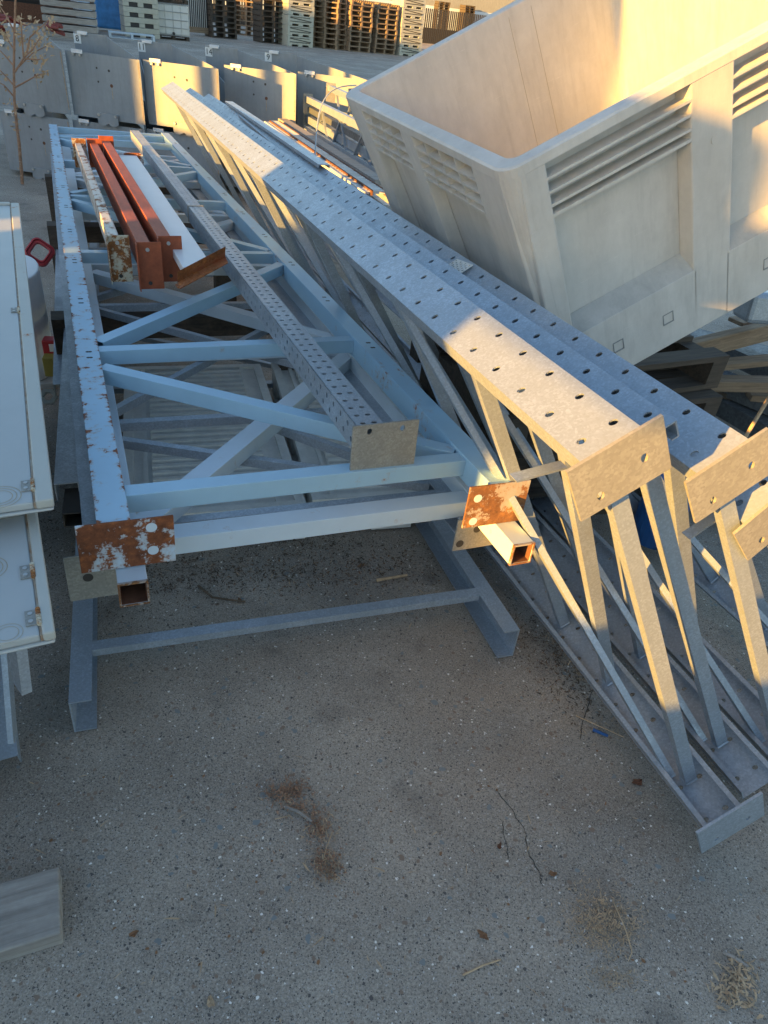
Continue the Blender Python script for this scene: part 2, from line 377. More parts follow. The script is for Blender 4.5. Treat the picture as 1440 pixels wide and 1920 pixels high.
Q_ = MB(); im = frame_mat(TC, TN, TA, -TD).inverted(); a_ = im @ A_; b_ = im @ B_; Q_.obox(a_, b_-a_, V((.0,.022,.0)), V((0,0,-.004))); Q_.build('end_strap', M['galv'], None).parent = None
es = bpy.data.objects['end_strap']
tag(tr, 'galvanised perforated upright leaning beside the pale blue frames, foremost with its sunlit near end', 'rack frame', TG)
def truss_at(C, th, label, az=-24.307, el=-1.548):
    a, n, d = axes(R(az), R(el), R(th)); return dup(tr, frame_mat(C, n, a, -d), label, TG)
tr2 = truss_at(TC+TN*.1+TD*.1+TA*.075, 31.2, 'second galvanised upright, its open chord end showing between the two big end plates')
truss_at(TC+TN*.2+TD*.19+TA*.03, 33.2, 'third galvanised upright from the left, its end plate cut by the right photo edge')
for c_ in list(bpy.data.objects):
    if c_.parent == tr2 and c_.name.startswith('end_plate'): bpy.data.objects.remove(c_)
es.parent = tr
c4 = at(1400, 985, .80)
truss_at(V((c4.x, c4.y, .80)), 44, 'lowest galvanised upright at the right photo edge, half hidden behind the others', az=-26, el=-1.0)

# ------------------------------------------------------------------ flat stack of upright frames
def make_flat(name, label, C, ang, W, L, cw, ch, struts, diags, pm, bm, kind='tube', endL=0.0, endR=0.0, bw=.045, bh=.04, plates=None, pmat=None, group=None, drop=0.0, holes=False, bw2=None):
    az, el, th = (R(x) for x in ang); a, n, d = axes(az, el, th)
    r = thing(name, label, 'rack frame', frame_mat(C, n, a, -d), group)
    for side, e0 in ((0, endL), (1, endR)):
        x0 = 0 if side == 0 else W-cw; m = MB()
        if kind == 'tube':
            m.tube((x0, -e0, -ch), (x0, L, -ch), (1,0,0), (0,0,1), cw, ch, .0035)
        else:   # channel with its mouth towards the inside
            X = V((0,0,1)); 
            if side == 0: m.chan((x0, -e0, -ch), (x0, L, -ch), (0,0,1), (1,0,0), ch, cw, .004)
            else: m.chan((x0+cw, -e0, -ch), (x0+cw, L, -ch), (0,0,1), (-1,0,0), ch, cw, .004)
        m.build('column', pm if (side == 0 or not holes) else M['blue'], r, bevel=.004 if kind == 'tube' else 0)
        if holes:
            for k in range(int(L/.62)):
                y = .95+k*.55
                for dy in (0, .05):
                    hm = MB(); hm.cyl((x0+cw*.55-.004, y+dy, .0006), (x0+cw*.55-.004, y+dy, -.004), .006, 10); hm.cyl((x0+cw*.55+.004, y+dy, .0007), (x0+cw*.55+.004, y+dy, -.004), .006, 10); hm.build('hole', M['dark'], r)
    xi0, xi1 = cw, W-cw
    for (t0, t1) in struts:
        m = MB(); A = V((xi0, t0, -drop-bh)); B = V((xi1, t1, -drop-bh))
        if kind == 'tube': m.tube(A, B, (0,1,0), (0,0,1), bw, bh, .0025)
        else: m.chan(A+V((0,0,bh)), B+V((0,0,bh)), (0,1,0), (0,0,-1), bw, bh, .003)
        m.build('strut', bm, r, bevel=.003 if kind == 'tube' else 0)
    for (t0, t1) in diags:
        m = MB(); A = V((xi0, t0, -drop-bh-.001)); B = V((xi1, t1, -drop-bh-.001)); s = (B-A).normalized().cross(V((0,0,1)))*-1
        b2 = bw2 or bw
        if kind == 'tube': m.tube(A-s*b2/2, B-s*b2/2, s, (0,0,1), b2, bh, .0025)
        else: m.chan(A-s*b2/2+V((0,0,bh)), B-s*b2/2+V((0,0,bh)), s, (0,0,-1), b2, bh, .003)
        m.build('brace', bm, r, bevel=.003 if kind == 'tube' else 0)
    for i, (x0, x1, z0, z1, y, hs) in enumerate(plates or []):
        m = MB(); m.box(x0, y-.006, z0, x1, y, z1); p = m.build('foot_plate', pmat[i], r, bevel=.0012)
        for (hx, hz, fill) in hs:
            q = MB(); q.cyl((hx, y-.0068, hz), (hx, y-.003, hz), .0125, 20); q.build('bolt_hole' if not fill else 'bolt_cap', M['dark'] if not fill else M['pale'], p)
    return r
FG = 'rack frames lying stacked on the ground'
f1 = make_flat('rack_upright_frame', 'uppermost chipped light blue frame of the stack with rusty foot plates', V((-.639,1.247,.502)), (-25.77,-1.6,-1.46), 1.07, 6.58, .072, .074,
    [(.10,.10),(1.02,1.05),(2.25,2.28),(3.5,3.5),(4.72,4.72),(5.9,5.9),(6.48,6.48)],
    [(.90,.17),(1.12,2.12),(3.42,2.36),(3.6,4.6),(5.8,4.84),(6.0,6.4)],
    M['blue_chip'], M['blue_brace'], endL=.02, endR=.055, plates=[(-.045,.165,-.125,.005,-.02,[(.115,-.02,1),(.115,-.085,1)]),(.925,1.115,-.125,.008,-.055,[(.955,-.03,1),(.955,-.105,1)])],
    pmat=[M['rusty'], M['rust_orange']], group=FG, drop=.008, holes=True, bw=.05, bh=.05)
f2 = make_flat('rack_upright_frame', 'second blue frame in the stack, its open tube ends poking out below the rusty plates', V((-.580,1.181,.375)), (-25.2,-1.7,-1.3), 1.07, 6.5, .066, .066,
    [(.16,.16),(1.42,1.42),(2.6,2.6),(3.8,3.8),(5.0,5.0),(6.2,6.2)],
    [(.24,1.32),(2.5,1.52),(2.7,3.7),(4.9,3.9),(5.1,6.1)],
    M['pale'], M['pale'], endL=.0, endR=.075, group=FG, drop=.005, bw=.062, bh=.052)
for x0, e0 in ((0, 0.0), (1.07-.066, .075)):      # rusted rims, and a rust-brown lining painting in the mouths' inner shade
    m = MB(); m.tube((x0+.0040, -e0+.002, -.062), (x0+.0040, .6, -.062), (1,0,0), (0,0,1), .058, .058, .0012); m.build('rusted_shade_lining', M['rustbrown'], f2)
    m = MB(); m.tube((x0-.0008, -e0-.0015, -.0668), (x0-.0008, -e0+.006, -.0668), (1,0,0), (0,0,1), .0676, .0676, .0042); m.build('rusted_rim', M['rust_orange'], f2)
f3 = make_flat('rack_upright_frame', 'galvanised frame with square grey foot plates under the blue frames', V((-.74,1.36,.31)), (-25.6,-1.8,-1.0), 1.10, 6.2, .075, .06,
    [(.075,.045),(.69,.66),(1.9,1.9),(2.9,2.9),(4.2,4.2),(5.4,5.4)],
    [(.62,.12),(.75,1.75),(1.3,.15),(1.95,1.0),(2.0,2.85),(4.1,3.0)],
    M['galv_dull'], M['galv_dull'], kind='chan', endL=.03, endR=.12, plates=[(-.05,.11,-.13,.01,-.03,[(.0,-.06,0),(.095,-.10,0)]),(1.0,1.15,-.09,.02,-.12,[(1.07,-.02,0),(1.02,-.065,0)])],
    pmat=[M['galv_plate'], M['galv_plate']], group=FG, bw=.032, bh=.03, bw2=.026)
f4 = make_flat('rack_upright_frame', 'lowest galvanised channel frame on the asphalt, its bare ends nearest the viewer', V((-.694,1.075,.073)), (-22.0,-1.9,-.6), 1.22, 5.6, .052, .105,
    [(.17,.17),(.9,.9),(1.8,1.8),(2.7,2.7),(3.6,3.6),(4.6,4.6)],
    [(.95,1.7),(2.6,1.85),(2.75,3.5)],
    M['galv'], M['galv'], kind='chan', group=FG, bw=.035, bh=.022, bw2=.03)

SC = Matrix.Translation(O) @ Matrix.Scale(.87, 4) @ Matrix.Translation(-O)   # the stack lies a little nearer and is a little smaller
for q_ in (f1, f2, f3): q_.matrix_world = SC @ q_.matrix_world
for i, t_ in enumerate((1.9, 3.7, 5.4)):
    m_ = f3.matrix_world; p0 = m_ @ V((-.06, t_, -.062)); p1 = m_ @ V((1.16, t_, -.062)); d_ = (p1-p0)
    r = thing('timber_bearer', ('timber bearer under the galvanised frame nearest the viewer','middle timber bearer under the galvanised frame','timber bearer under the far end of the galvanised frame')[i], 'timber', Matrix.Identity(4), 'timber bearers carrying the frames')
    nn_ = V((-d_.y, d_.x, 0)).normalized()*.10
    MB().obox(p0, d_, nn_, V((0,0,-.09))).build('cross_timber', M['wood_dark'], r)
    for f_ in (.0, .88):
        q0 = p0+d_*f_-V((0,0,.0905)); zb_ = gz(q0.y)
        MB().obox(q0, d_*.12, nn_, V((0,0,zb_-q0.z))).build('foot_block', M['wood_dark'], r)
# perforated post on top
def perf_post():
    A = at(671, 803, .60); B = at(243, 243, .43)
    a = (B-A).normalized(); n = a.cross(V((0,0,1))).normalized(); u = n.cross(a)
    r = thing('perforated_post', 'galvanised square post full of small holes lying along the top of the blue frame', 'post', SC @ frame_mat(A, n, a, u))
    L = (B-A).length; w_ = .078; t = .003; L1 = L*.47
    m = MB(); m.perf((w_,0,0), (0,1,0), (-1,0,0), L1, w_, t, .047, [[.023,.055]], .0085, 12, .75)
    m.perf((0,0,0), (0,1,0), (0,0,-1), L1, w_, t, .030, [[.022],[.055]], .0082, 12, .8)
    m.box(w_-t, 0, -w_, w_, L1, -t); m.box(t, 0, -w_, w_-t, L1, -w_+t)
    m.build('near_tube', M['galv'], r)
    m = MB(); e = .004
    m.perf((w_-e,L1,-e), (0,1,0), (-1,0,0), L-L1, w_-2*e, t, .047, [[.020,.050]], .006, 8, .7)
    m.perf((e,L1,-e), (0,1,0), (0,0,-1), L-L1, w_-2*e, t, .030, [[.020],[.05]], .006, 8, .8)
    m.box(w_-e-t, L1, -w_+e, w_-e, L, -e-t); m.box(e+t, L1, -w_+e, w_-e-t, L, -w_+e+t); m.box(e, L-.003, -w_+e, w_-e, L, -e-t)
    m.build('far_tube', M['galv_dull'], r)
    m = MB(); m.tube((-.003, L1-.01, -w_-.003), (-.003, L1+.012, -w_-.003), (1,0,0), (0,0,1), w_+.006, w_+.006, .003); m.build('collar', M['galv_plate'], r)
    m = MB(); m.perf((-.014, -.002, -.155), (1,0,0), (0,0,1), .19, .162, .006, .095, [[.142],[.142]], .009, 14, .8)
    m.build('end_plate', M['galv_plate'], r)
perf_post()

# ------------------------------------------------------------------ orange / white beams
def beam_obj(name, label, A, B, w_, h, m_body, m_end, roll=0, group=None, far=True, endw=.10, endh=.19, side=1, shape='step'):
    a = (B-A).normalized(); n = a.cross(V((0,0,1))).normalized(); u = n.cross(a)
    n, u = n*math.cos(roll)+u*math.sin(roll), u*math.cos(roll)-n*math.sin(roll)
    r = thing(name, label, 'beam', frame_mat(A, n, a, u), group); L = (B-A).length
    m = MB()
    if shape == 'step': m.ext((0,.002,-h), (0,L-.002,-h), (1,0,0), (0,0,1), [(0,0),(w_,0),(w_,h*.62),(w_*.72,h*.62),(w_*.72,h),(0,h)])
    else: m.box(0,.002,-h,w_,L-.002,0)
    m.build('beam_body', m_body, r, bevel=.003)
    for k, y in enumerate((0, L)) if far else ((0, 0),):
        s = -1 if k == 0 else 1; q = MB()
        # angle connector: face plate plus return flange
        q.box(-.012, min(y, y+s*.004), -endh+.03, endw, max(y, y+s*.004), .03)
        q.box(-.016, min(y, y+s*.04), -endh+.03, -.012, max(y, y+s*.04), .03)
        p = q.build('end_connector', m_end, r, bevel=.0015)
        for z in (.0, -endh+.055):
            b = MB(); b.cyl((endw*.35, y+s*.0035, z), (endw*.35, y+s*.006, z), .008, 14); b.build('rivet' , M['bolt'] if z == .0 else M['dark'], p)
    r.matrix_world = SC @ r.matrix_world; return r
BG = 'shelf beams lying across the blue frame'
zb = .60
beam_obj('shelf_beam', 'narrow white shelf beam covered in rust specks, leftmost of the beams', at(207,455,zb), at(140,268,zb-.10), .055, .10, M['white_rust'], M['white_end'], 0, BG, endw=.075, endh=.19)
beam_obj('shelf_beam', 'left one of the two plain orange shelf beams, next to the white rusty beam', at(262,468,zb), at(168,268,zb-.10), .075, .11, M['orange'], M['orange'], 0, BG, endw=.085, endh=.19)
beam_obj('shelf_beam', 'right one of the two plain orange shelf beams, against the white panel', at(302,456,zb), at(190,263,zb-.10), .08, .11, M['orange'], M['orange'], 0, BG, endw=.085, endh=.19)
# white wide beam, turned on its side with rusty orange end
A = at(345,505,.585); B = at(222,290,.49); a = (B-A).normalized(); n = a.cross(V((0,0,1))).normalized(); u = n.cross(a)
r = thing('wide_shelf_beam', 'wide white beam with a rusty orange bracket, between the orange beams and the punched post', 'beam', SC @ frame_mat(A, n, a, u)); L = (B-A).length
MB().box(0,.03,-.035,.12,L-.005,0).build('beam_body', M['white'], r, bevel=.003)
m = MB(); m.obox((-.03,-.012,-.05), (.205,.075,.075), (0,.004,0), (0,-.02,.05)); m.obox((-.035,-.05,-.06), (.21,.08,.07), (.0,.075,-.01), (0,.0,.005)); m.obox((-.03,-.012,-.05), (.0,-.05,-.01), (.205,.075,.075), (.002,.0,.006))
m.build('end_connector', M['orange_rust'], r, bevel=.0015)
m = MB(); m.box(.0,L,-.02,.15,L+.005,.015); m.box(.12,L-.03,-.09,.16,L,.01); m.build('end_connector', M['rusty'], r, bevel=.0015)

# ------------------------------------------------------------------ bulk bin
def bulk_bin():
    l = V((.806,.364,.466)).normalized(); u = V((-.418,-.207,.885)); u = (u-l*u.dot(l)).normalized(); s = u.cross(l).normalized()
    if s.y < 0: s = -s
    N = V((.178,1.784,1.215)); Lx, Ly, H = 1.12, 1.205, .74
    # local x = l, y = s, z = u; origin bottom centre
    org = N + l*Lx/2 + s*Ly/2 - u*H
    r = thing('bulk_bin', 'large beige plastic bulk bin tipped against the galvanised uprights', 'bulk bin', frame_mat(org, l, s, u))
    hx, hy, tp, th = Lx/2, Ly/2, .035, .047
    def ringpts(ex, ey, z, rad, seg=5):
        pts = []
        for cx, cy, a0 in ((1,1,0),(-1,1,90),(-1,-1,180),(1,-1,270)):
            for k in range(seg+1):
                a = R(a0+90*k/seg); pts.append((cx*(ex-rad)+rad*math.cos(a), cy*(ey-rad)+rad*math.sin(a), z))
        return pts
    def shell(levels, m, cap=None):
        n = None
        base = len(m.v); rings = [ringpts(*lv) for lv in levels]; n = len(rings[0])
        vs = [p for q in rings for p in q]
        fs = [(k*n+i, k*n+(i+1) % n, (k+1)*n+(i+1) % n, (k+1)*n+i) for k in range(len(rings)-1) for i in range(n)]
        if cap: fs.append(tuple((len(rings)-1)*n+i for i in range(n)))
        m.add(vs, fs)
    M['bin_dust'] = mat_plastic('bin_dusty_ledge', (.47,.45,.41), .3)
    rec = .043   # recess depth for panels
    # inner shell and rim
    m = MB(); e = .0
    shell([(hx, hy, H-.022, .05), (hx, hy, H, .05), (hx-.006, hy-.006, H+.004, .045), (hx-th+.004, hy-th+.004, H+.004, .03), (hx-th, hy-th, H, .03), (hx-th-tp, hy-th-tp, .06, .03)], m, True)
    m.build('liner', M['bin'], r, smooth=False)
    # outer skin is recessed; pillars stand proud
    m = MB(); shell([(hx-tp-rec, hy-tp-rec, .03, .03), (hx-rec, hy-rec, H-.02, .03)], m); 
    m.build('wall_panel', M['bin'], r)
    def slab(face, t0, t1, h0, h1, dep, mbm, inset0=0.0, slope=0.0):
        # face: 'x-' (short y-run at x=-hx) or 'y-' (long run at y=-hy) etc, t measured from near corner; heights from bottom
        o0 = tp*(1-h0/H); o1 = tp*(1-h1/H)
        def pt(t, h, o):
            if face == 'y-': return (-hx+t, -hy+o, h)
            if face == 'x-': return (-hx+o, -hy+t, h)
            if face == 'y+': return (-hx+t, hy-o, h)
            return (hx-o, -hy+t, h)
        k = slope
        vs = [pt(t0, h0, o0), pt(t1, h0, o0), pt(t1, h1, o1), pt(t0, h1, o1), pt(t0-k, h0, o0+dep), pt(t1+k, h0, o0+dep), pt(t1+k, h1, o1+dep), pt(t0-k, h1, o1+dep)]
        fs = [(0,1,2,3),(7,6,5,4),(0,4,5,1),(1,5,6,2),(2,6,7,3),(3,7,4,0)]
        mbm.add(vs, fs)
    pil = MB()
    for face, ln, gaps in (('y-', Lx, [(.105,.495),(.615,1.01)]), ('x-', Ly, [(.19,.59),(.68,1.03)]), ('y+', Lx, [(.105,.495),(.615,1.01)]), ('x+', Ly, [(.19,.59),(.68,1.03)])):
        ed = [.035]+[g for p in gaps for g in p]+[ln-.035]
        for k in range(0, len(ed), 2): slab(face, ed[k], ed[k+1], .0, H-.02, rec, pil, slope=.012)
        for (g0, g1) in gaps:
            slab(face, g0-.012, g1+.012, 0.0, .215, rec-.001, pil)          # base band
            slab(face, g0+.004, g1-.004, .21, .245, .018, pil) if False else None
    # rounded corner posts
    for cx in (-1, 1):
        for cy in (-1, 1):
            rr = .05; q = []
            for z, o in ((0, tp), (H-.02, 0)):
                for k in range(7):
                    a = math.pi/2*k/6; q.append((cx*(hx-o-rr+rr*math.cos(a)*1.0), cy*(hy-o-rr+rr*math.sin(a)), z))
            f = [(k, k+1, 8+k, 7+k) for k in range(6)]
            pil.add(q, [x if cx*cy > 0 else x[::-1] for x in f])
    pil.build('pillar', M['bin'], r, bevel=.004)
    # sloped ledge at the bottom of each panel
    lg = MB()
    for face, gaps in (('y-', [(.105,.495),(.615,1.01)]), ('x-', [(.19,.59),(.68,1.03)])):
        for g0, g1 in gaps:
            def pt(t, h, o):
                o += tp*(1-h/H)
                return (-hx+t, -hy+o, h) if face == 'y-' else (-hx+o, -hy+t, h)
            vs = [pt(g0,.215,0), pt(g1,.215,0), pt(g1-.01,.262,rec), pt(g0+.01,.262,rec)]
            lg.add(vs, [(0,1,2,3) if face == 'y-' else (3,2,1,0)])
    lg.build('ledge', M['bin_dust'], r)
    # ribs under the rim
    for face, gaps, vert in (('y-', [(.105,.495),(.615,1.01)], False), ('x-', [(.19,.59),(.68,1.03)], True)):
        for g0, g1 in gaps:
            rb = MB()
            for k in range(4):
                h = H-.022-.034*k-.004
                if k == 0 : continue
                slab(face, g0-.002, g1+.002, h-.004, h+.003, rec-.001, rb)
            slab(face, g0-.002, g1+.002, H-.02-.003-.135, H-.02-.136+.006, rec-.001, rb)
            if vert:
                for j in range(1, 4): 
                    t = g0+(g1-g0)*j/4; slab(face, t-.002, t+.002, H-.16, H-.024, rec-.004, rb)
            rb.build('rib_grid', M['bin'], r)
    # moulded discs and square pockets on the long side
    for t in (.047, .565):
        q = MB(); z = H-.183; o = tp*(1-z/H); q.cyl((-hx+t, -hy+o-.0015, z), (-hx+t, -hy+o+.01, z), .014, 24); q.build('plug', M['bin'], r)
    for t in (.237, .406, .75, .92):
        q = MB(); z = H-.637; o = tp*(1-z/H)
        for (x0, z0, x1, z1) in ((-.016,-.018,.016,-.0155),(-.016,.0155,.016,.018),(-.0175,-.018,-.0155,.018),(.0155,-.018,.0175,.018)):
            q.box(-hx+t+x0, -hy+o-.0022, z+z0, -hx+t+x1, -hy+o+.003, z+z1)
        q.build('pocket', M['hopper_in'], r)
    M['bin_seam'] = mat_plain('bin_scratch', (.34,.31,.26), .6, .1)
    # scored seams and a torn flap inside on the far long wall
    fl = MB()
    for x0, dx in ((.09,.035),(.0,.02)):
        fl.obox((-hx+.44+x0+.2, hy-th-tp*.2-.004, H-.02), (dx*.25, -tp*.8, -.55), (.0009,0,0), (0,-.0015,0))
    fl.build('seam', M['bin_seam'], r)
    return r
BIN = bulk_bin()

# ------------------------------------------------------------------ added occluders, unseen behind the camera (low evening sun is cut by them)
def occl(name, label, u0, u1, zt, s):
    # u = sideways position across the light, s = distance behind the origin against the light
    L = V((math.sin(R(SAZ)), math.cos(R(SAZ)), 0)); U = V((math.cos(R(SAZ)), -math.sin(R(SAZ)), 0))
    r = thing(name, label, 'sun blocker', frame_mat(-L*s+U*u0, U, L, V((0,0,1))))
    w_ = u1-u0; m = MB(); m.box(0, -.8, -.05, w_, 0, zt); m.build('body', M['hopper'], r, bevel=.01)
    q = MB(); k = max(2, int(w_/.35))
    for i in range(k+1): x = w_*i/k; q.box(x-.02, .0005, 0, x+.02, .022, zt-.03)
    q.build('rib', M['hopper'], r)
tanE = math.tan(R(SEL))
occl('sunblocker_box', 'tall added sun blocker, unseen behind the viewer to the left', -1.80, -.89, 1.67+tanE*3.0, 3.0)
occl('sunblocker_box', 'tallest narrow added sun blocker, unseen behind the viewer', -2.383, -1.81, 2.5+tanE*3.0, 3.0)
occl('sunblocker_box', 'low added sun blocker, unseen close behind the viewer', -.88, 6.0, .55+tanE*3.4, 3.4)
occl('sunblocker_box', 'long added sun blocker, unseen behind the viewer on the far left', -7.21, -3.05, .93+tanE*4.5, 4.5)
occl('sunblocker_box', 'short added sun blocker with a low top, unseen behind the viewer', -3.04, -2.87, .72+tanE*4.5, 4.5)
occl('sunblocker_box', 'small added sun blocker, unseen behind the viewer beside the low one', -2.86, -2.39, 1.0+tanE*4.5, 4.5)
occl('sunblocker_wall', 'long added warehouse far behind the viewer on the left', -60., -7.22, 4.5+tanE*12.0, 12.0)  # added block shading the left hoppers and the far yard
occl('sunblocker_box', 'slimmest added sun blocker, unseen behind the viewer', -6.83, -6.70, 1.9+tanE*6.5, 6.5)  # added strip that casts the dark stripe on one hopper
# beam added to shade the bin, on two legs, unseen behind the viewer
L_ = V((math.sin(R(SAZ)), math.cos(R(SAZ)), 0)); U_ = V((math.cos(R(SAZ)), -math.sin(R(SAZ)), 0)); S_ = 4.6
r = thing('sunblocker_beam', 'wide added trestle behind the viewer', 'sunblocker', frame_mat(-L_*S_+U_*-.89, U_, L_, V((0,0,1))))
MB().box(0,-.1,1.22+tanE*S_,4.0,0,1.465+tanE*S_).build('shade_beam', M['galv_dull'], r)
MB().box(3.9,-.1,0,4.0,0,1.219+tanE*S_).build('leg', M['galv_dull'], r); MB().box(1.9,-.1,0,2.0,0,1.219+tanE*S_).build('leg', M['galv_dull'], r)

# ------------------------------------------------------------------ numbered hoppers behind
def text_mesh(txt, size, m, parent, mat4):
    cu = bpy.data.curves.new('text', 'FONT'); cu.body = txt; cu.size = size; cu.extrude = .0008; cu.align_x = 'CENTER'; cu.align_y = 'CENTER'
    to = bpy.data.objects.new('text', cu); COL.objects.link(to); dg = bpy.context.evaluated_depsgraph_get()
    me = bpy.data.meshes.new_from_object(to.evaluated_get(dg)); bpy.data.objects.remove(to)
    me.materials.clear(); me.materials.append(m); o = bpy.data.objects.new('number', me); COL.objects.link(o); o.parent = parent; o.matrix_local = mat4; return o
HG = 'grey sheet metal hoppers in two tiers'
HH, HW, BW = .55, .733, .40
def make_hopper():
    r = thing('hopper', '', 'metal hopper', Matrix.Identity(4), HG)
    # local: x along front, y = depth (skewed), z up; front face at y=0
    az_rel = R(-25-7+0); sk = math.tan(R(-31))  # skew of the depth direction
    D = 1.62; bl = V((D*sk+.10, D, 0)); br = V((D*sk+.10+BW, D, 0)); fl = V((0,0,0)); fr = V((HW,0,0)); t = .006
    m = MB()
    def wall(A, B, z0, z1, t_=t): 
        d = (B-A).normalized(); n = V((-d.y, d.x, 0)); m.obox(A+V((0,0,z0)), B-A, n*t_, V((0,0,z1-z0)))
    wall(fl, fr, .02, HH, .004); m.build('front_panel', M['hopper'], r, bevel=.0)
    m = MB(); wall(fr+V((-.004,.006,0)), br, .02, HH+.0); m.build('side_wall', M['hopper'], r)
    m = MB(); wall(bl, fl+V((.004,.006,0)), .02, HH-.16); m.build('side_wall', M['hopper'], r)
    m = MB(); wall(br, bl, .02, HH+.01); m.build('back_wall', M['hopper'], r)
    m = MB(); m.add([fl+V((0,0,.03)), fr+V((0,0,.03)), br+V((0,0,.12)), bl+V((0,0,.12))], [(0,1,2,3)]); m.build('floor_plate', M['hopper_in'], r)
    m = MB()   # scalloped latch plate
    pts = [(-.105,.0)]
    for k in range(0, 25):
        x = -.105+.21*k/24; pts.append((x, -.085-.022*abs(math.sin(math.pi*(k/12))) if True else 0))
    pts.append((.105,.0)); m.ext((HW*.5,-.028,.075), (HW*.5,-.022,.075), (1,0,0), (0,0,1), [(p[0], p[1]) for p in pts][::-1])
    m.obox((HW*.5-.105,-.028,.045), (.21,0,0), (0,.028,.028), (0,.004,0))
    lp = m.build('latch_plate', M['hopper'], r, bevel=.0)
    for x in (-.085, .085):
        b = MB(); b.cyl((HW*.5+x,-.04,.062), (HW*.5+x,-.0,.062), .013, 8); b.build('bolt', M['bolt'], lp)
    m = MB(); m.box(.07,-.012,HH-.012,.175,-.0005,HH+.018); c = m.build('clip', M['white'], r)
    for x in (.09, .155):
        b = MB(); b.cyl((x,-.022,HH-.022), (x,0,HH-.022), .012, 8); b.build('bolt', M['bolt'], c)
    m = MB(); m.box(bl.x+.06, D-.03, HH-.01, bl.x+.17, D-.002, HH+.02); m.build('clip', M['white'], r)
    for i, (x, z, rr) in enumerate(((.30,.44,.009),(.30,.33,.009),(.42,.43,.011),(.43,.31,.015))):
        b = MB(); b.cyl((x,-.0012,z), (x,-.0006,z), rr, 12); b.build('hole', M['dark'] if i != 3 else M['rustbrown'], r)
    b = MB(); b.obox((.427,-.0011,.20), (.007,0,0), (0,0,.10), (0,.0005,0)); b.build('rust_streak', M['streak'], r)
    b = MB(); b.box(HW-.018,-.0015,.06,HW-.008,-.0006,HH-.02); b.build('rusty_edge', M['streak'], r)
    return r

hop = make_hopper(); first = True
nums = {1: '8', 2: '11', 3: '14', 4: '9'}
desc = {0: 'leftmost hopper column behind the dry weed', 1: 'hopper column marked 8', 2: 'hopper column marked 11', 3: 'hopper column marked 14', 4: 'hopper column marked 9'}
for k in range(5):
    x, y = ((-4.17,7.62),(-3.44,7.60),(-2.71,7.60),(-2.08,8.08),(-1.40,8.35))[k]
    for tier in (0, 1):
        z = -.24 + tier*.575
        mt = Matrix.Translation((x+(-.03 if tier == 0 else 0), y+(.02 if tier == 0 else 0), z)) @ Matrix.Rotation(R(-6.5+random.uniform(-1.2,1.2)), 4, 'Z') @ Matrix.Rotation(R(random.uniform(-.5,.5)), 4, 'Y') @ Matrix.Rotation(R(1.4 if tier else .5), 4, 'X')
        lb = ('upper' if tier else 'lower')+' grey metal hopper of the '+desc[k].replace('hopper column', 'column').replace('leftmost column', 'leftmost column')
        if first: hop.matrix_world = mt; hop['label'] = lb; o = hop; first = False
        else: o = dup(hop, mt, lb, HG)
        if tier and k in nums:
            D = 1.62; blx = D*math.tan(R(-31))+.10
            m = MB(); m.box(blx+.0, D-.011, HH-.10, blx+.085, D-.0075, HH-.01); p = m.build('number_label', M['label'], o)
            text_mesh(nums[k], .085, M['ink'], p, Matrix.Translation((blx+.043, D-.0125, HH-.055)) @ Matrix.Rotation(R(90), 4, 'X'))

# ------------------------------------------------------------------ left: cream cabinets
def cabinet(label, pn, pf, z, wd, depth, rings, hinges, rimw=.05):
    A = at(*pn, z); B = at(*pf, z); a = (B-A); L = a.length; a.normalize(); n = a.cross(V((0,0,1))).normalized()
    r = thing('steel_cabinet', label, 'cabinet', frame_mat(A, n, a, V((0,0,1))), 'cream steel cabinets piled at the left photo edge')
    m = MB(); m.box(-wd, 0, -depth, -.002, L, -.012); m.build('cabinet_body', M['cream'], r, bevel=.004)
    m = MB(); m.box(-wd, .004, -.011, -rimw-.004, L-.03, .004); m.build('door', M['cream'], r, bevel=.003)
    m = MB(); m.box(-rimw, 0, -.0105, 0, L, .008); m.build('rim', M['cream_rim'], r, bevel=.003)
    m = MB(); m.box(-rimw-.0038, .004, -.0105, -rimw-.0002, L, .0025); m.build('rusty_seam', M['streak'], r)
    m = MB(); m.box(-wd, L-.028, -.010, -rimw-.002, L, .012); m.build('rim', M['cream_rim'], r, bevel=.005)
    for y in hinges:
        h = MB(); h.box(-rimw-.022, y-.018, .0045, -rimw-.005, y+.018, .0065)
        hp = h.build('hinge', M['galv_plate'], r); k = MB(); 
        for j in range(5): k.cyl((-rimw-.002, y-.02+j*.008, .0065), (-rimw-.002, y-.0135+j*.008, .0065), .004, 10)
        k.build('knuckle', M['white_end'], hp)
        for dy in (-.009, .009):
            b = MB(); b.cyl((-rimw-.014, y+dy, .0066), (-rimw-.014, y+dy, .0080), .0038, 12); b.build('screw', M['bolt'], hp)
    for (x, y, rr) in rings:
        for q in (1.0, .8, .6) if rr > .03 else (1.0, .72):
            k = MB(); nseg = 40; R1 = rr*q
            vs = [(x+R1*math.cos(2*math.pi*i/nseg)*f, y+R1*math.sin(2*math.pi*i/nseg)*f, .0046) for f in (1, 1-.035/q) for i in range(nseg)]
            k.add(vs, [(i, (i+1) % nseg, nseg+(i+1) % nseg, nseg+i) for i in range(nseg)]); k.build('knockout_ring', M['ring'], r)
    return r
cabinet('upper cream steel cabinet with hinges and rusty seams, at the left photo edge', (101,942), (36,384), .70, .45, .018, [(-.088,.035,.036)], [.060, .98], .030)
cabinet('lower bluish cream cabinet with two knockout rings, below the rusty seamed one', (104,1190), (68,948), .64, .45, .018, [(-.066,.022,.022),(-.092,.195,.034)], [.045, .165], .018)
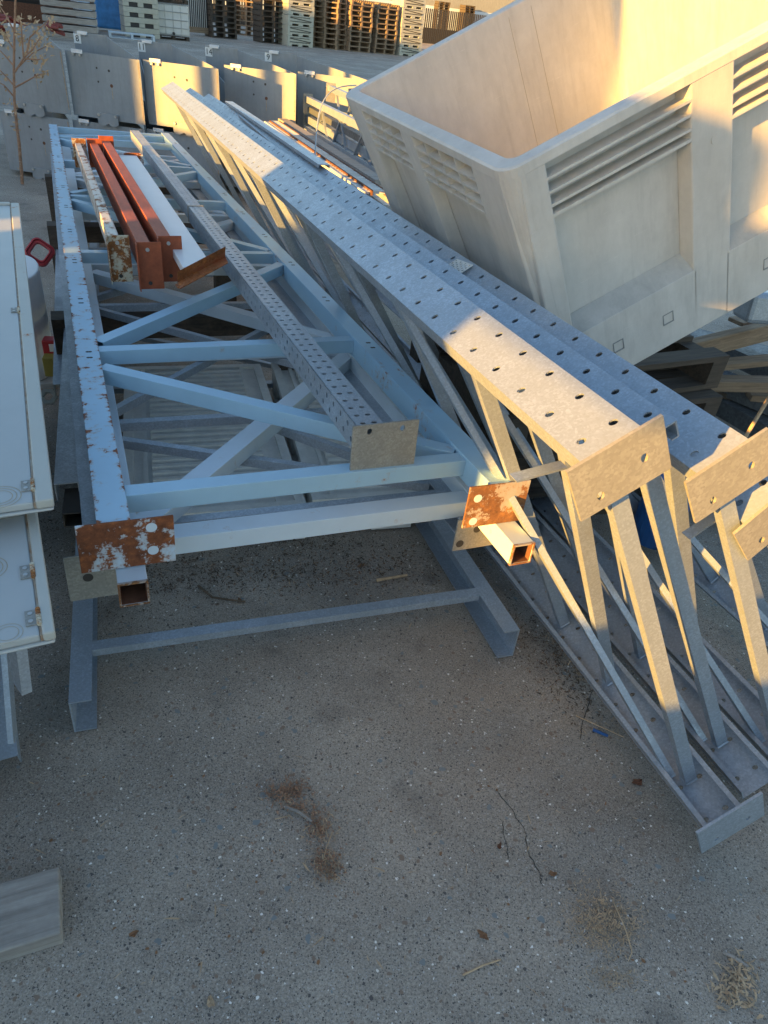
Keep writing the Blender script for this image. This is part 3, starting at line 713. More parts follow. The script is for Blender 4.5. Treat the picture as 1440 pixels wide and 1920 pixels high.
for (pa, pb, z, lb) in (((20,900),(5,450),.675,'dark slatted crate carrying the upper cream cabinet'),((20,1140),(10,1010),.61,'dark slatted crate carrying the lower cream cabinet')):
    A = at(*pa, z); B = at(*pb, z); a = (B-A); L = a.length; a.normalize(); n = a.cross(V((0,0,1))).normalized(); r = thing('timber_crate', lb, 'crate', frame_mat(A, n, a, V((0,0,1))))
    zg = gz(A.y+L)-z; m = MB(); y0_ = .55 if L > .9 else .12
    for x in (-.42, -.20): 
        y = y0_
        while y < L: m.box(x,y,zg,x+.02,min(y+.09, L),-.003); y += .12
    m.build('slats', M['wood_dark'], r); MB().box(-.395,y0_+.01,zg,-.205,L-.02,-.004).build('crate_body', M['wood_dark'], r)
def prof(name, label, cat, A, B, w_, h, m, kind='tube', group=None, flip=1, t=.003):
    a = (B-A).normalized(); n = a.cross(V((0,0,1))).normalized(); u = n.cross(a)
    mb = MB(); L = (B-A).length
    if kind == 'tube': mb.tube((-w_/2,0,-h), (-w_/2,L,-h), (1,0,0), (0,0,1), w_, h, t)
    elif kind == 'chan': mb.chan((-w_/2,0,0), (-w_/2,L,0), (1,0,0), (0,0,-1), w_, h, t)
    elif kind == 'chanup': mb.chan((-w_/2,0,-h), (-w_/2,L,-h), (1,0,0), (0,0,1), w_, h, t)
    o = mb.build(name, m); o.matrix_world = frame_mat(A, n, a, u); tag(o, label, cat, group); return o
prof('steel_channel', 'loose galvanised channel lying along the left side of the blue frames', 'steel channel', at(124,906,.36), at(140,500,.30), .062, .055, M['galv_dull'], 'chan')
prof('steel_channel', 'second loose channel, further back between cabinets and blue frames', 'steel channel', at(118,720,.22), at(116,270,.10), .07, .055, M['galv_dull'], 'chan')
prof('steel_channel', 'rusty stub of square tube beside the grey foot plate', 'steel tube', at(135,962,.33), at(140,915,.33), .05, .045, M['dark'], 'tube')
prof('steel_upright', 'galvanised upright lying on the asphalt under the lower cabinet', 'steel channel', at(2,1425,.03), at(-30,1150,.16), .07, .05, M['galv'], 'chan')
prof('steel_bracket', 'short galvanised bracket hanging below the lower cabinet corner', 'bracket', at(33,1292,.30), at(18,1180,.46), .045, .02, M['galv_dull'], 'chan')
prof('steel_angle', 'thin galvanised angle bar leaning by the lower cabinet', 'steel angle', at(20,1395,.12), at(4,1190,.34), .012, .03, M['galv'], 'chan')

# white appliance, gasket, boxes
P = atg(62, 705); 
r = thing('water_heater', 'white curved appliance panel standing between the cabinets and the frames', 'appliance', T(P.x-.02, P.y+.06, P.z, R(25)))
m = MB(); pts = []
for k in range(13):
    a = R(-90+180*k/12); pts.append((.10*math.cos(a)*1.0+.0, .20*math.sin(a)))
m.ext((0,0,.03), (0,0,.50), (1,0,0), (0,1,0), [(-.2,-.20)]+pts+[(-.2,.20)]); m.build('casing', M['white'], r, bevel=.006)
m = MB(); m.box(-.16,-.215,0,.13,.215,.03); m.build('base', M['cream'], r, bevel=.005)
def ringframe(name, label, C, x, y, z, s, m_):
    mb = MB(); prev = None; lv = [(s, 0), (s*.98, .02), (s*.86, .024), (s*.84, .012), (s*.74, .012), (s*.72, .022), (s*.62, .02), (s*.60, 0)]
    rings = []
    for (e, h) in lv:
        q = []; rad = .028*e/s
        for cx, cy, a0 in ((1,1,0),(-1,1,90),(-1,-1,180),(1,-1,270)):
            for k in range(6):
                a = R(a0+90*k/5); q.append((cx*(e-rad)+rad*math.cos(a), (cy*(e-rad)+rad*math.sin(a)), h))
        rings.append(q)
    n = len(rings[0]); mb.add([p for q in rings for p in q], [(k*n+i, k*n+(i+1) % n, ((k+1) % len(rings))*n+(i+1) % n, ((k+1) % len(rings))*n+i) for k in range(len(rings)) for i in range(n)])
    o = mb.build(name, m_); o.matrix_world = frame_mat(C, x, y, z); tag(o, label, 'gasket'); return o
C = at(75, 474, .34); rr = ray(75,474).normalized(); zz = (-rr+V((0,-.2,.5))).normalized(); xx = (RT*.86+DN*.5).normalized(); xx = (xx-zz*xx.dot(zz)).normalized(); yy = zz.cross(xx)
ringframe('rubber_gasket', 'red square rubber ring turned on its corner above the white appliance', C, xx, yy, zz, .058, M['red'])
P = at(96, 650, .10); r = thing('tool_box', 'small red box with a white sticker beside the white appliance', 'box', T(P.x, P.y, P.z-.02, R(12)))
m = MB(); m.box(-.03,-.03,-.02,.03,.03,.06); m.build('box_body', M['red'], r, bevel=.006); m = MB(); m.box(-.0,-.0325,.01,.022,-.0305,.045); m.build('sticker', M['label'], r)
P = at(96, 690, .02); o = MB().box(-.025,-.03,-.03,.02,.03,.06).build('yellow_block', M['yellow'], bevel=.004); o.matrix_world = T(P.x, P.y, P.z, R(15)); tag(o, 'small yellow block on the ground below the red box', 'block')
P = at(92, 745, .05); o = MB(); pts = [(.035*math.cos(math.pi*k/3), .035*math.sin(math.pi*k/3)) for k in range(6)]; 
mb = MB()
for a_, b_ in ((0, .02),):
    n = 6; vs = [(q[0]*f, q[1]*f, z) for z in (0, .022) for f in (1, .55) for q in pts]
    fs = [(i, (i+1) % n, n+(i+1) % n, n+i) for i in range(n)]+[(2*n+i, 3*n+i, 3*n+(i+1) % n, 2*n+(i+1) % n) for i in range(n)]+[(i, 2*n+i, 2*n+(i+1) % n, (i+1) % n) for i in range(n)]+[(n+i, n+(i+1) % n, 3*n+(i+1) % n, 3*n+i) for i in range(n)]
    mb.add(vs, [f[::-1] for f in fs])
o = mb.build('hex_nut', M['cream']); o.matrix_world = T(P.x, P.y, P.z, .3) @ Matrix.Rotation(R(50), 4, 'X'); tag(o, 'cream hexagonal nut lying beside the upper cabinet', 'nut')

# ------------------------------------------------------------------ grey plastic pallets below the frames
def make_ppallet(W_=.60, D_=1.15, H_=.15):
    r = thing('plastic_pallet', '', 'plastic pallet', Matrix.Identity(4), 'grey plastic pallets under the frames')
    m = MB(); m.box(0,0,H_-.03,W_,D_,H_-.012)
    k = 0; y = .07
    while y < D_-.07:
        m.ext((.10,y,H_-.012), (W_-.10,y,H_-.012), (0,1,0), (0,0,1), [(0,0),(.034,0),(.026,.016),(.008,.016)]); y += .043
    m.box(0,0,H_-.012,.035,D_,H_); m.box(W_-.035,0,H_-.012,W_,D_,H_); m.box(.035,0,H_-.012,W_-.035,.03,H_); m.box(.035,D_-.03,H_-.012,W_-.035,D_,H_)
    for x in (.07, W_-.10): m.box(x,.03,H_-.012,x+.016,D_-.03,H_-.002)
    m.build('deck', M['ppallet'], r)
    for x in (0, W_/2-.075, W_-.15):
        for y in (0, D_/2-.07, D_-.14):
            b = MB(); b.box(x+.002,y+.002,.022,x+.148,y+.138,H_-.0305); b.build('foot', M['ppallet'], r, bevel=.012)
    m = MB()
    for x in (0, W_/2-.075, W_-.15): m.box(x,0,0,x+.15,D_,.021)
    for z in (.06, .085): m.box(.15,.012,z,W_-.15,.02,z+.008)
    m.build('skid', M['ppallet'], r)
    return r
pp = make_ppallet()
P = at(228, 985, .10); mt = Matrix.Translation((P.x-.02, P.y+.05, gz(P.y)-.002)) @ Matrix.Rotation(R(20), 4, 'Z'); pp.matrix_world = mt; pp['label'] = 'ribbed grey plastic pallet under the left half of the blue frames'
dup(pp, mt @ Matrix.Translation((.625, .02, 0)) @ Matrix.Rotation(R(-1.5), 4, 'Z'), 'ribbed grey plastic pallet partly hidden below the punched post end')

# ------------------------------------------------------------------ timber, steel and boxes under the bin at the right
def woodbar(name, label, A, B, w_, h, m, cat='timber', group=None, brk=False):
    a = (B-A).normalized(); n = a.cross(V((0,0,1))).normalized(); u = n.cross(a); L = (B-A).length
    mb = MB(); mb.box(0, -w_/2, -h, L, w_/2, 0); o = mb.build(name, m, bevel=.004); o.matrix_world = frame_mat(A, a, -n, u); tag(o, label, cat, group); return o
woodbar('timber_block', 'weathered grey timber block lying on the asphalt at the lower left', atg(112,1684,.045), atg(-150,1760,.045)+V((0,0,0)), .135, .045, M['wood_grey'])
woodbar('pallet_board', 'brown pallet board wedged under the raised bin', at(1296,640,.46), at(1500,590,.50), .05, .085, M['wood_pallet'], 'board')
woodbar('pallet_board', 'splintered lower board behind the punched steel end', at(1300,708,.30), at(1520,712,.34), .08, .05, M['wood_pallet'], 'board')
woodbar('pallet_board', 'flat grey board low in the pile under the bin', at(1225,700,.16), at(1520,760,.16), .14, .03, M['wood_dark'], 'board')
for (p, q, z, w_, h_, lb) in (((1380,600),(1520,575),.42,.09,.02,'thin top board of the broken pallet under the bin'),((1330,680),(1520,662),.36,.07,.03,'middle board of the broken pallet under the bin'),((1405,735),(1540,745),.22,.08,.03,'outer low board at the right photo edge under the bin')):
    woodbar('pallet_board', lb, at(*p, z), at(*q, z+.02), w_, h_, M['wood_pallet'], 'board')
A = at(1372,862,.10); B = at(1460,715,.45); mb = MB(); mb.cyl(A, B, .008, 8); o = mb.build('bamboo_stick', M['straw']); tag(o, 'slanting tan stick by the right photo edge over the dark beams', 'stick')
M['steel_dark'] = mat_galv('weathered_shaded_steel', (.13,.14,.145), .3, .55, .7, 90)  # darkened, with extra beams added, to stand in for shade below the bin
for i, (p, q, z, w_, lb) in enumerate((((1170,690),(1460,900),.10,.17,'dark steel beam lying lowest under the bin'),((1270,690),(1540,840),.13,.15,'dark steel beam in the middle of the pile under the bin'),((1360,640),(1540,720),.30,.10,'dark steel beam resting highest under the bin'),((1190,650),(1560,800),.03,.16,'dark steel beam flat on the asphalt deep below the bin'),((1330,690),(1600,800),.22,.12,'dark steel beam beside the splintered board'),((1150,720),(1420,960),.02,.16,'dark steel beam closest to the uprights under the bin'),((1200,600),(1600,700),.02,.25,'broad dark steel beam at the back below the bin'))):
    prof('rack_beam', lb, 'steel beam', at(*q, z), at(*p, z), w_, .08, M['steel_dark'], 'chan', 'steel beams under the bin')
A = at(1293,668,.34); N_ = -FW.copy(); 
r = thing('punched_steel_post', 'steel post with a finely punched end face sticking out under the bin', 'post', frame_mat(at(1276,712,.30), RT, (FW+V((-.5,.5,0))).normalized(), V((0,0,1))))
m = MB(); m.perf((0,0,0), (1,0,0), (0,0,1), .066, .125, .003, .011, [[.012,.03,.048,.066,.084,.102]], .0034, 8); m.build('punched_face', M['galv'], r)
m = MB(); m.box(0,.0035,0,.066,.6,.125); m.build('post_body', M['steel_dark'], r)
P = at(1425, 573, .62); o = MB().box(-.06,-.05,-.07,.12,.12,.06).build('steel_box', M['galv'], bevel=.02); o.matrix_world = frame_mat(P, RT, (FW+V((0,0,.4))).normalized(), (V((0,0,1))-FW*.0).normalized()); tag(o, 'rounded grey metal box at the right photo edge under the bin', 'box')
P = at(1245, 950, .12); o = MB().cyl((0,0,-.14), (0,0,.10), .085, 28).build('blue_bucket', M['bluedrum'], bevel=.004); o.matrix_world = Matrix.Translation(P); tag(o, 'blue plastic bucket in the gap between the galvanised uprights', 'bucket')
# punched plate lying on the uprights
P3 = TC+TN*.2+TD*.19; C = onplane(848, 490, P3, TD); m = MB(); m.perf((0,0,.004), (0,1,0), (-1,0,0), .085, .05, .003, .0125, [[.008,.02,.032,.044],[.014,.026,.038]], .0037, 8)
o = m.build('punched_plate', M['ppallet']); o.matrix_world = frame_mat(onplane(890, 506, P3, TD)+TD*-.012, (TN*.98-TA*.05).normalized(), (TA*.9+TN*-.25).normalized(), -TD); tag(o, 'small finely punched plate lying on the galvanised uprights', 'plate')
# long sheets on the uprights, lit by the sun
P3 = TC+TN*.2+TD*.19
for i, (p, q, w_, hh) in enumerate((((612,318),(432,196),.05,.014),((572,325),(452,222),.014,.012))):
    prof('long_cover_strip', ('long sunlit metal strip with rounded end on the right uprights', 'thin sunlit bar beside the rounded strip on the uprights')[i], 'metal strip', onplane(*p, P3, TD)-TD*.022, onplane(*q, P3, TD)-TD*.022, w_, hh, M['galv'], 'chan')

# ------------------------------------------------------------------ racking piled in the right background
RG = 'racking piled behind the uprights'
specs = [((712,357),(515,226),.62,.10,.03,'ladder'),((716,338),(530,222),.60,.09,.03,'board'),((722,325),(575,236),.55,.05,.07,'rungs'),((726,300),(577,216),.62,.045,.065,'chan'),
         ((735,285),(576,196),.70,.06,.05,'dark'),((745,262),(577,180),.80,.045,.055,'chan'),((745,215),(620,160),.92,.045,.05,'chan')]
labs = ['rusty railed cable tray with white rungs beside the right uprights','dusty flat profile lying next to the rusty railed cable tray','white runged ladder lowest in the pile behind the bin corner','pale channel just above the white runged ladder','shaded dark channel in the middle of the background pile','sunlit channel near the top of the background pile','topmost short sunlit channel behind the bin corner']
for i, (p, q, z, w_, h, kd) in enumerate(specs):
    A = at(*p, z); B = at(*q, z-.10); a = (B-A).normalized(); n = a.cross(V((0,0,1))).normalized(); u = n.cross(a); L = (B-A).length
    r = thing({'chan':'steel_channel','dark':'steel_channel','ladder':'cable_tray','board':'flat_profile','rungs':'ladder_rack'}[kd], labs[i], 'steel profile', frame_mat(A, n, a, u), RG)
    if kd in ('ladder', 'rungs'):
        m = MB(); m.box(-w_/2,0,-h,-w_/2+.010,L,0); m.box(w_/2-.010,0,-h,w_/2,L,0); m.build('rail', M['rustbrown'] if kd == 'ladder' else M['galv_dull'], r)
        m = MB(); y = .02; rg = random.Random(5)
        while y < L: m.box(-w_/2+.0105,y,-h*rg.uniform(.6,.9),w_/2-.0105,y+rg.uniform(.012,.03),-.004); y += .045
        m.build('rungs', M['tank'], r)
        if kd == 'ladder':
            m = MB(); m.box(-w_/2-.05,0,-h-.01,-w_/2-.038,L,-.01); y = .03
            while y < L: m.box(-w_/2-.0375,y,-h*.9,-w_/2-.0005,y+rg.uniform(.01,.035),-.012); y += .06
            m.build('side_rail', M['ppallet'], r)
    elif kd == 'board': MB().box(-w_/2,0,-h,w_/2,L,0).build('profile', M['wood_grey'], r)
    else:
        m = MB(); m.chan((-w_/2,0,-h), (-w_/2,L,-h), (0,0,1), (1,0,0), h, w_, .004); m.build('channel_body', M['galv'] if kd == 'chan' else M['steel_dark'], r)  # the dark kind carries its shade in a darker steel colour
        m = MB(); m.box(-w_/2-.02,L,-h-.10,w_/2+.03,L+.006,.02); m.build('end_plate', M['galv_plate'], r)
        m = MB(); m.chan((-w_/2,0,-h-.34), (-w_/2,L,-h-.34), (0,0,1), (1,0,0), .05, w_, .004); m.build('lower_chord', M['galv_dull'], r)
        k = .1; up = True
        while k < L-.4:
            m = MB(); zz = (-h, -h-.30); m.bar((0,k,zz[0] if up else zz[1]), (0,k+.38,zz[1] if up else zz[0]), (.02,0,0), (0,.02,0)); m.build('web', M['galv'], r); k += .38; up = not up
o = thing('wire_hoop', 'thin bent wire arching over the background racking pile', 'wire'); m = MB(); prev = None
A = at(590,340,.6); B = at(660,162,1.15)
for k in range(15):
    t = k/14; px = 590+8*t+70*t**3; py = 335-175*(1-(1-t)**2.2); q = at(px, py, .62+.45*(1-(1-t)**2))
    if prev is not None: m.cyl(prev, q, .004, 6)
    prev = q
m.build('wire_rod', M['galv_dull'], o)

# ------------------------------------------------------------------ far yard
RD = V((.82,.57,0)).normalized(); RN = V((-RD.y, RD.x, 0))
def make_pallet(m, w_=1.12, d=.9, h=.19):
    mb = MB()
    for z in (0, h-.024):
        for j in range(5): mb.box(0, j*(d-.09)/4, z, w_, j*(d-.09)/4+.09, z+.022)
    for x in (0, w_/2-.04, w_-.08): mb.box(x, 0, .0225, x+.08, d, h-.0245)
    return mb.build('wooden_pallet', m)
def make_crate(m, w_=1.2, d=1.0, h=.37):
    mb = MB(); mb.box(0,0,.07,w_,d,h-.01); 
    for x in (0, w_/2-.1, w_-.2): mb.box(x,.0,0,x+.2,d,.069)
    r = mb.build('folding_crate', m)
    k = MB(); k.obox((.1,-.012,h*.72), (1.0,0,-.10), (0,.011,0), (0,0,.03)); k.obox((.1,-.012,h*.38), (.95,0,.0), (0,.011,0), (0,0,.025)); k.obox((.12,-.012,h*.80), (.9,0,0), (0,.011,0), (0,0,.02)); k.build('moulded_rib', M['dark'], r)
    return r
def stack(px, py, n, proto, hh, label, group, jit=.02, rz=0.0):
    P = atg(px, py); X = Matrix.Rotation(math.atan2(RD.y, RD.x)+rz, 4, 'Z')
    for k in range(n):
        mt = Matrix.Translation(P+V((random.uniform(-jit,jit), random.uniform(-jit,jit), k*hh+.004))) @ X
        if k == 0 and not proto.get('used'): proto['used'] = 1; o = proto; o.matrix_world = mt; o['group'] = group
        else: o = dup(proto, mt, None, group)
        o['label'] = label; o['category'] = 'pallet' if 'pallet' in o.name else 'crate'
WPd = make_pallet(M['wood_dark']); WP = make_pallet(M['wood_pallet']); CR = make_crate(M['ivory'])
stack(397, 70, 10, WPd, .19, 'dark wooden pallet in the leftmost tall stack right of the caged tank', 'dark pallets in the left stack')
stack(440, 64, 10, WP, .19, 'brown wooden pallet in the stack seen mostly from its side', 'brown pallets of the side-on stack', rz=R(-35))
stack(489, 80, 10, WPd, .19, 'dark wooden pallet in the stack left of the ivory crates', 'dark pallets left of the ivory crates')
stack(540, 86, 6, CR, .37, 'ivory folding crate in the left crate stack', 'ivory crates, left stack')
stack(585, 88, 10, WP, .19, 'brown pallet in the sunlit stack directly right of the ivory crates', 'pallets in the narrow sunlit stack', rz=R(-40))
for i, (x, y) in enumerate(((606,91),(654,96),(702,100))):
    stack(x, y, 10, WP, .19, 'brown pallet in the '+('first', 'second', 'third')[i]+' of the three wide stacks lit orange by the sun', ('pallets of the first sunlit stack','pallets of the second sunlit stack','pallets of the third sunlit stack')[i], .03)
stack(748, 104, 6, CR, .37, 'ivory folding crate in the right crate stack beside the bin', 'ivory crates, right stack')
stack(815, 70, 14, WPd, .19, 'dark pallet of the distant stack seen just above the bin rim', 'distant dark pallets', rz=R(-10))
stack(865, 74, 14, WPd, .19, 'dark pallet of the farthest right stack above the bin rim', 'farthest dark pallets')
for k in range(4):
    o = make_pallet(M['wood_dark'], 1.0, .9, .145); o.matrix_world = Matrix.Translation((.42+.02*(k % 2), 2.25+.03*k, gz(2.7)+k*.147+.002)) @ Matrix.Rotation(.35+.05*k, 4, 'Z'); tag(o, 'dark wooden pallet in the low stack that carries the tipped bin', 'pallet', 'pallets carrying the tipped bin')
# ivory box pallets left of the tank
P = atg(236, 68)
for k in range(6):
    r = thing('box_pallet', 'ivory box pallet number %s from the bottom of its stack' % ('one','two','three','four','five','six')[k], 'box pallet', Matrix.Translation(P+V((0,0,k*.30))) @ Matrix.Rotation(math.atan2(RD.y, RD.x)-.1, 4, 'Z'), 'ivory box pallets beside the caged tank')
    mb = MB(); mb.box(0,0,.13,1.2,1.0,.29)
    for x in (0,.5,1.0): mb.box(x,0,0,x+.2,1.0,.1295)
    mb.build('pallet_body', M['ivory'], r, bevel=.01); MB().box(.2,.03,.001,1.0,.97,.12).build('fork_opening', M['dark'], r)
# caged tanks
def make_tank():
    r = thing('caged_tank', '', 'caged tank', Matrix.Identity(4), 'caged white tanks')
    MB().box(0,0,.14,1.12,1.0,1.08).build('tank_body', M['tank'], r, bevel=.05)
    m = MB()
    for x in (0,.28,.56,.84,1.12): m.cyl((x,-.03,.12), (x,-.03,1.1), .011, 6)
    for z in (.14,.38,.62,.86,1.1): m.cyl((-.03,-.03,z), (1.15,-.03,z), .011, 6); m.cyl((-.03,-.03,z), (-.03,1.03,z), .011, 6)
    m.build('cage', M['bolt'], r)
    m = MB()
    for z in (0,.10):
        for j in range(3): m.box(0, j*.43, z, 1.12, j*.43+.14, z+.02)
    for x in (0,.5,1.0): m.box(x,0,.0205,x+.12,1.0,.0995)
    m.build('pallet_base', M['wood_dark'], r)
    m = MB(); m.cyl((.56,-.09,.2), (.56,0,.2), .05, 12); m.build('valve', M['dark'], r); return r
tk = make_tank(); P = atg(297, 72); mt = Matrix.Translation(P) @ Matrix.Rotation(math.atan2(RD.y, RD.x)-.25, 4, 'Z'); tk.matrix_world = mt; tk['label'] = 'white tank in a wire cage standing on the ground, lower of the pair'
dup(tk, mt @ Matrix.Translation((0,0,1.13)), 'white caged tank stacked on top of the other one, cut by the top edge')
# steel rack / fence between
P = atg(354, 66); r = thing('bar_fence_panel', 'dark barred panel between the caged tank and the dark pallets', 'fence', Matrix.Translation(P) @ Matrix.Rotation(math.atan2(RD.y, RD.x), 4, 'Z'))
m = MB()
for k in range(12): m.cyl((k*.08,.3,.3), (k*.08,.3,2.4), .012, 6)
m.build('bars', M['tank'], r); m = MB(); m.box(-.05,.32,.1,.95,.5,2.4); m.build('backing', M['dark'], r); m = MB(); m.box(-.05,.25,.1,.95,.31,.3); m.build('base_rail', M['wood_pallet'], r)
P = atg(205, 70); o = make_pallet(M['pale'], 1.5, .8, .16); o.name = 'blue_pallet'; o.matrix_world = Matrix.Translation(P) @ Matrix.Rotation(math.atan2(RD.y, RD.x)-.2, 4, 'Z'); tag(o, 'single pale blue pallet lying flat in front of the ivory box pallets', 'pallet')
P = atg(182, 58); mb = MB(); mb.box(0,0,.1,.95,.9,1.9); o = mb.build('wrapped_load', M['bluewrap'], bevel=.08); o.matrix_world = Matrix.Translation(P) @ Matrix.Rotation(.3, 4, 'Z'); tag(o, 'blue wrapped load on the left in the far yard', 'wrapped load')
P = atg(168, 62); mb = MB(); mb.cyl((0,0,.12), (-.75,.2,2.6), .30, 24, cap=False); mb.cyl((-.75,.2,2.6), (0,0,.12), .28, 24, cap=False); o = mb.build('metal_pipe', M['galv'], smooth=True); o.matrix_world = Matrix.Translation(P); tag(o, 'wide shiny metal pipe leaning left of the blue wrapped load', 'pipe')
P = atg(84, 68)
for k in range(9):
    o = MB().box(0,0,.0,1.55,.8,.15).build('plank_bundle', M['wood_grey'], bevel=.01) if k == 0 else o.copy()
    if k: COL.objects.link(o)
    o.matrix_world = Matrix.Translation(P+V((0,0,k*.20))) @ Matrix.Rotation(.35, 4, 'Z'); tag(o, 'grey plank layer in the stack left of the metal pipe', 'planks', 'grey plank layers left of the metal pipe')
# red pile
P = atg(75, 74)
for k in range(12):
    mb = MB(); a = random.uniform(.25,.5)
    for j in range(3): mb.obox((random.uniform(-.1,.1), random.uniform(-.1,.1), j*.07), V((a, random.uniform(-.1,.1), random.uniform(-.08,.08))), V((random.uniform(-.1,.1), a*.6, .03)), V((.02,.01,.07)))
    o = mb.build('red_sheet', M['redjunk'], bevel=.02); o.matrix_world = Matrix.Translation(P+V((random.uniform(-1.6,.5), random.uniform(-.3,.6), random.uniform(0,.42)))) @ Matrix.Rotation(random.uniform(-.6,.6), 4, 'X') @ Matrix.Rotation(random.uniform(-.5,.5), 4, 'Y') @ Matrix.Rotation(random.uniform(0,3), 4, 'Z')
    tag(o, 'crumpled red sheet in the pile behind the dry weed', 'red sheet', 'red sheets piled in the far yard')
P = atg(58, 58); mb = MB(); mb.cyl((-.75,0,.95), (.75,.3,.95), .22, 16); o = mb.build('black_barrel', M['dark'], bevel=.03); o.matrix_world = Matrix.Translation(P); tag(o, 'black barrel lying on top of the red pile', 'barrel')
P = atg(40, 50); mb = MB(); mb.box(-6,0,0,1.2,.25,2.6); o = mb.build('brick_wall', M['rustbrown']); o.matrix_world = Matrix.Translation(P+V((0,3,0))) @ Matrix.Rotation(.5, 4, 'Z'); tag(o, 'brownish wall at the far left behind the red pile', 'wall')
# far building and fence
P = atg(700, 60); r = thing('warehouse_building', 'pale sunlit building with a light blue band behind the pallets', 'building', Matrix.Translation(V((-16, 74, -.28))) @ Matrix.Rotation(.45, 4, 'Z'))
MB().box(-20,0,0,60,12,2.3).build('blue_band', M['pale'], r); MB().box(-20,.0,2.301,60,12,7).build('wall', M['hopper_in'], r)
r = thing('slat_fence', 'dark slatted fence behind the pallet stacks', 'fence', Matrix.Translation(V((-30, 40, -.28))) @ Matrix.Rotation(.6, 4, 'Z'))
m = MB()
for k in range(300): m.box(k*.16, 0, 0, k*.16+.10, .03, 2.0)
m.build('slats', M['dark'], r); m = MB(); m.box(0,.035,.0,48,.09,.9); m.build('panel', M['wood_dark'], r)

# ------------------------------------------------------------------ dry weed plant in front of the hoppers
def weed_plant():
    base = at(42, 345, -.255); r = thing('dry_weed', 'tall dry weed with pale tufts in front of the left hopper', 'plant', Matrix.Translation(base))
    def P(px, py, dz=0): return onplane(px, py, base+V((0,-.05+dz*.4,0)), V((0,1,0)))-base
    m = MB(); tf = MB()
    def branch(pts, r0, r1):
        for i in range(len(pts)-1):
            a = r0+(r1-r0)*i/(len(pts)-1); b = r0+(r1-r0)*(i+1)/(len(pts)-1); m.cyl(P(*pts[i]), P(*pts[i+1]), a, 6, b)
    branch([(42,345,0),(36,270,0),(32,240,-.05),(27,190,-.08),(26,130,-.1),(27,60,-.12),(29,0,-.15),(30,-40,-.2)], .016, .007)
    br = [[(28,135,-.1),(45,108,-.2),(62,92,-.3),(75,70,-.35)],[(27,125,-.1),(10,105,0),(-10,85,.1)],[(26,160,-.1),(8,140,.1),(-12,120,.2)],[(27,60,-.1),(12,30,0),(-5,5,.1)],[(44,108,-.2),(42,80,-.2),(40,50,-.3),(36,35,-.3)],
          [(30,130,-.1),(48,112,0),(60,100,.1),(90,85,.1)],[(26,165,-.1),(45,155,-.2),(68,142,-.25),(80,138,-.3)],[(25,180,-.1),(8,160,-.2),(-10,150,-.2)],[(28,95,-.1),(15,75,.1),(8,60,.1)],[(50,100,-.2),(56,70,-.1),(78,50,-.1),(95,35,0)],[(46,110,-.2),(70,112,-.2),(80,110,-.2)]]
    for b in br: branch(b, .008, .003)
    rng = random.Random(3)
    def tuft(x, y, n, s):
        for k in range(n):
            c = P(x+rng.gauss(0, 4.5*s), y+rng.gauss(0, 7*s), rng.uniform(-.25,.25)); d = V((rng.uniform(-1,1), rng.uniform(-1,1), rng.uniform(-1.6,.6))).normalized()*rng.uniform(.02,.05); q = d.orthogonal().normalized()*rng.uniform(.004,.010)
            tf.add([c-q, c+d*.5-q*1.3, c+d, c+d*.5+q*1.3], [(0,1,2,3)])
    for b in br:
        tuft(b[-1][0], b[-1][1], 12, .8); tuft(b[-2][0], b[-2][1], 4, .7)
    for x, y, n_ in ((40,70,40),(58,85,40),(72,72,40),(30,60,25),(45,45,30),(10,68,35),(5,45,25),(75,55,25),(85,108,14),(62,108,20),(78,138,20),(18,185,8),(28,235,14),(26,200,8),(60,40,25),(95,62,12),(48,95,20)): tuft(x, y, n_//2, .9)
    for k in range(60):
        y = rng.uniform(150, 345); c = P(27+(y-150)*.07+rng.gauss(0,2.5), y, rng.uniform(-.1,.1)); d = V((rng.uniform(-1,1),rng.uniform(-1,1),rng.uniform(-.5,1))).normalized()*.03; q = d.orthogonal().normalized()*.003; tf.add([c-q,c+d,c+q],[(0,1,2)])
    m.build('stem', M['weed'], r); tf.build('foliage', M['straw'], r)
weed_plant()

# ------------------------------------------------------------------ litter on the asphalt
def litter(name, label, spots, m_, seed, lmin, lmax, wmin, wmax, flat=.3, curl=True):
    rng = random.Random(seed); mb = MB()
    for (px, py, sx, sy, n) in spots:
        for k in range(n):
            p = atg(px+rng.gauss(0, sx), py+rng.gauss(0, sy)); a = rng.uniform(0, math.pi*2); L = rng.uniform(lmin, lmax); w_ = rng.uniform(wmin, wmax)
            d = V((math.cos(a), math.sin(a), 0)); q = V((-d.y, d.x, 0)); z0 = rng.uniform(.0015, .006); u = V((0,0,1))
            k1 = rng.uniform(0, L*flat); k2 = rng.uniform(0, L*flat*.6)
            c = [p+u*z0-q*w_*.3, p+d*L*.5+u*(z0+k1)-q*w_*.5, p+d*L+u*(z0+k2), p+d*L*.5+u*(z0+k1)+q*w_*.5, p+u*z0+q*w_*.3]
            c = [v+q*rng.uniform(-.08,.08)*L for v in c]
            mb.add(c, [(0,1,3,4),(1,2,3)])
    o = mb.build(name, m_); tag(o, label, None, None, 'stuff'); return o
litter('leaf_litter', 'dark leaf litter and twigs on the asphalt under the frames', [(450,1075,150,22,900),(330,1075,60,30,250),(700,1050,130,25,500),(1040,1210,30,40,260),(1075,1280,22,30,160),(1000,1180,30,30,120),(560,1020,120,10,300),(230,1150,60,40,60),(100,1010,15,40,60)], M['litter'], 1, .004, .016, .0015, .005)
litter('leaf_litter', 'paler dry bits mixed into the litter under the frames', [(450,1075,150,20,200),(720,1055,110,22,160),(1050,1235,28,36,110)], M['leaf'], 21, .004, .014, .001, .004)
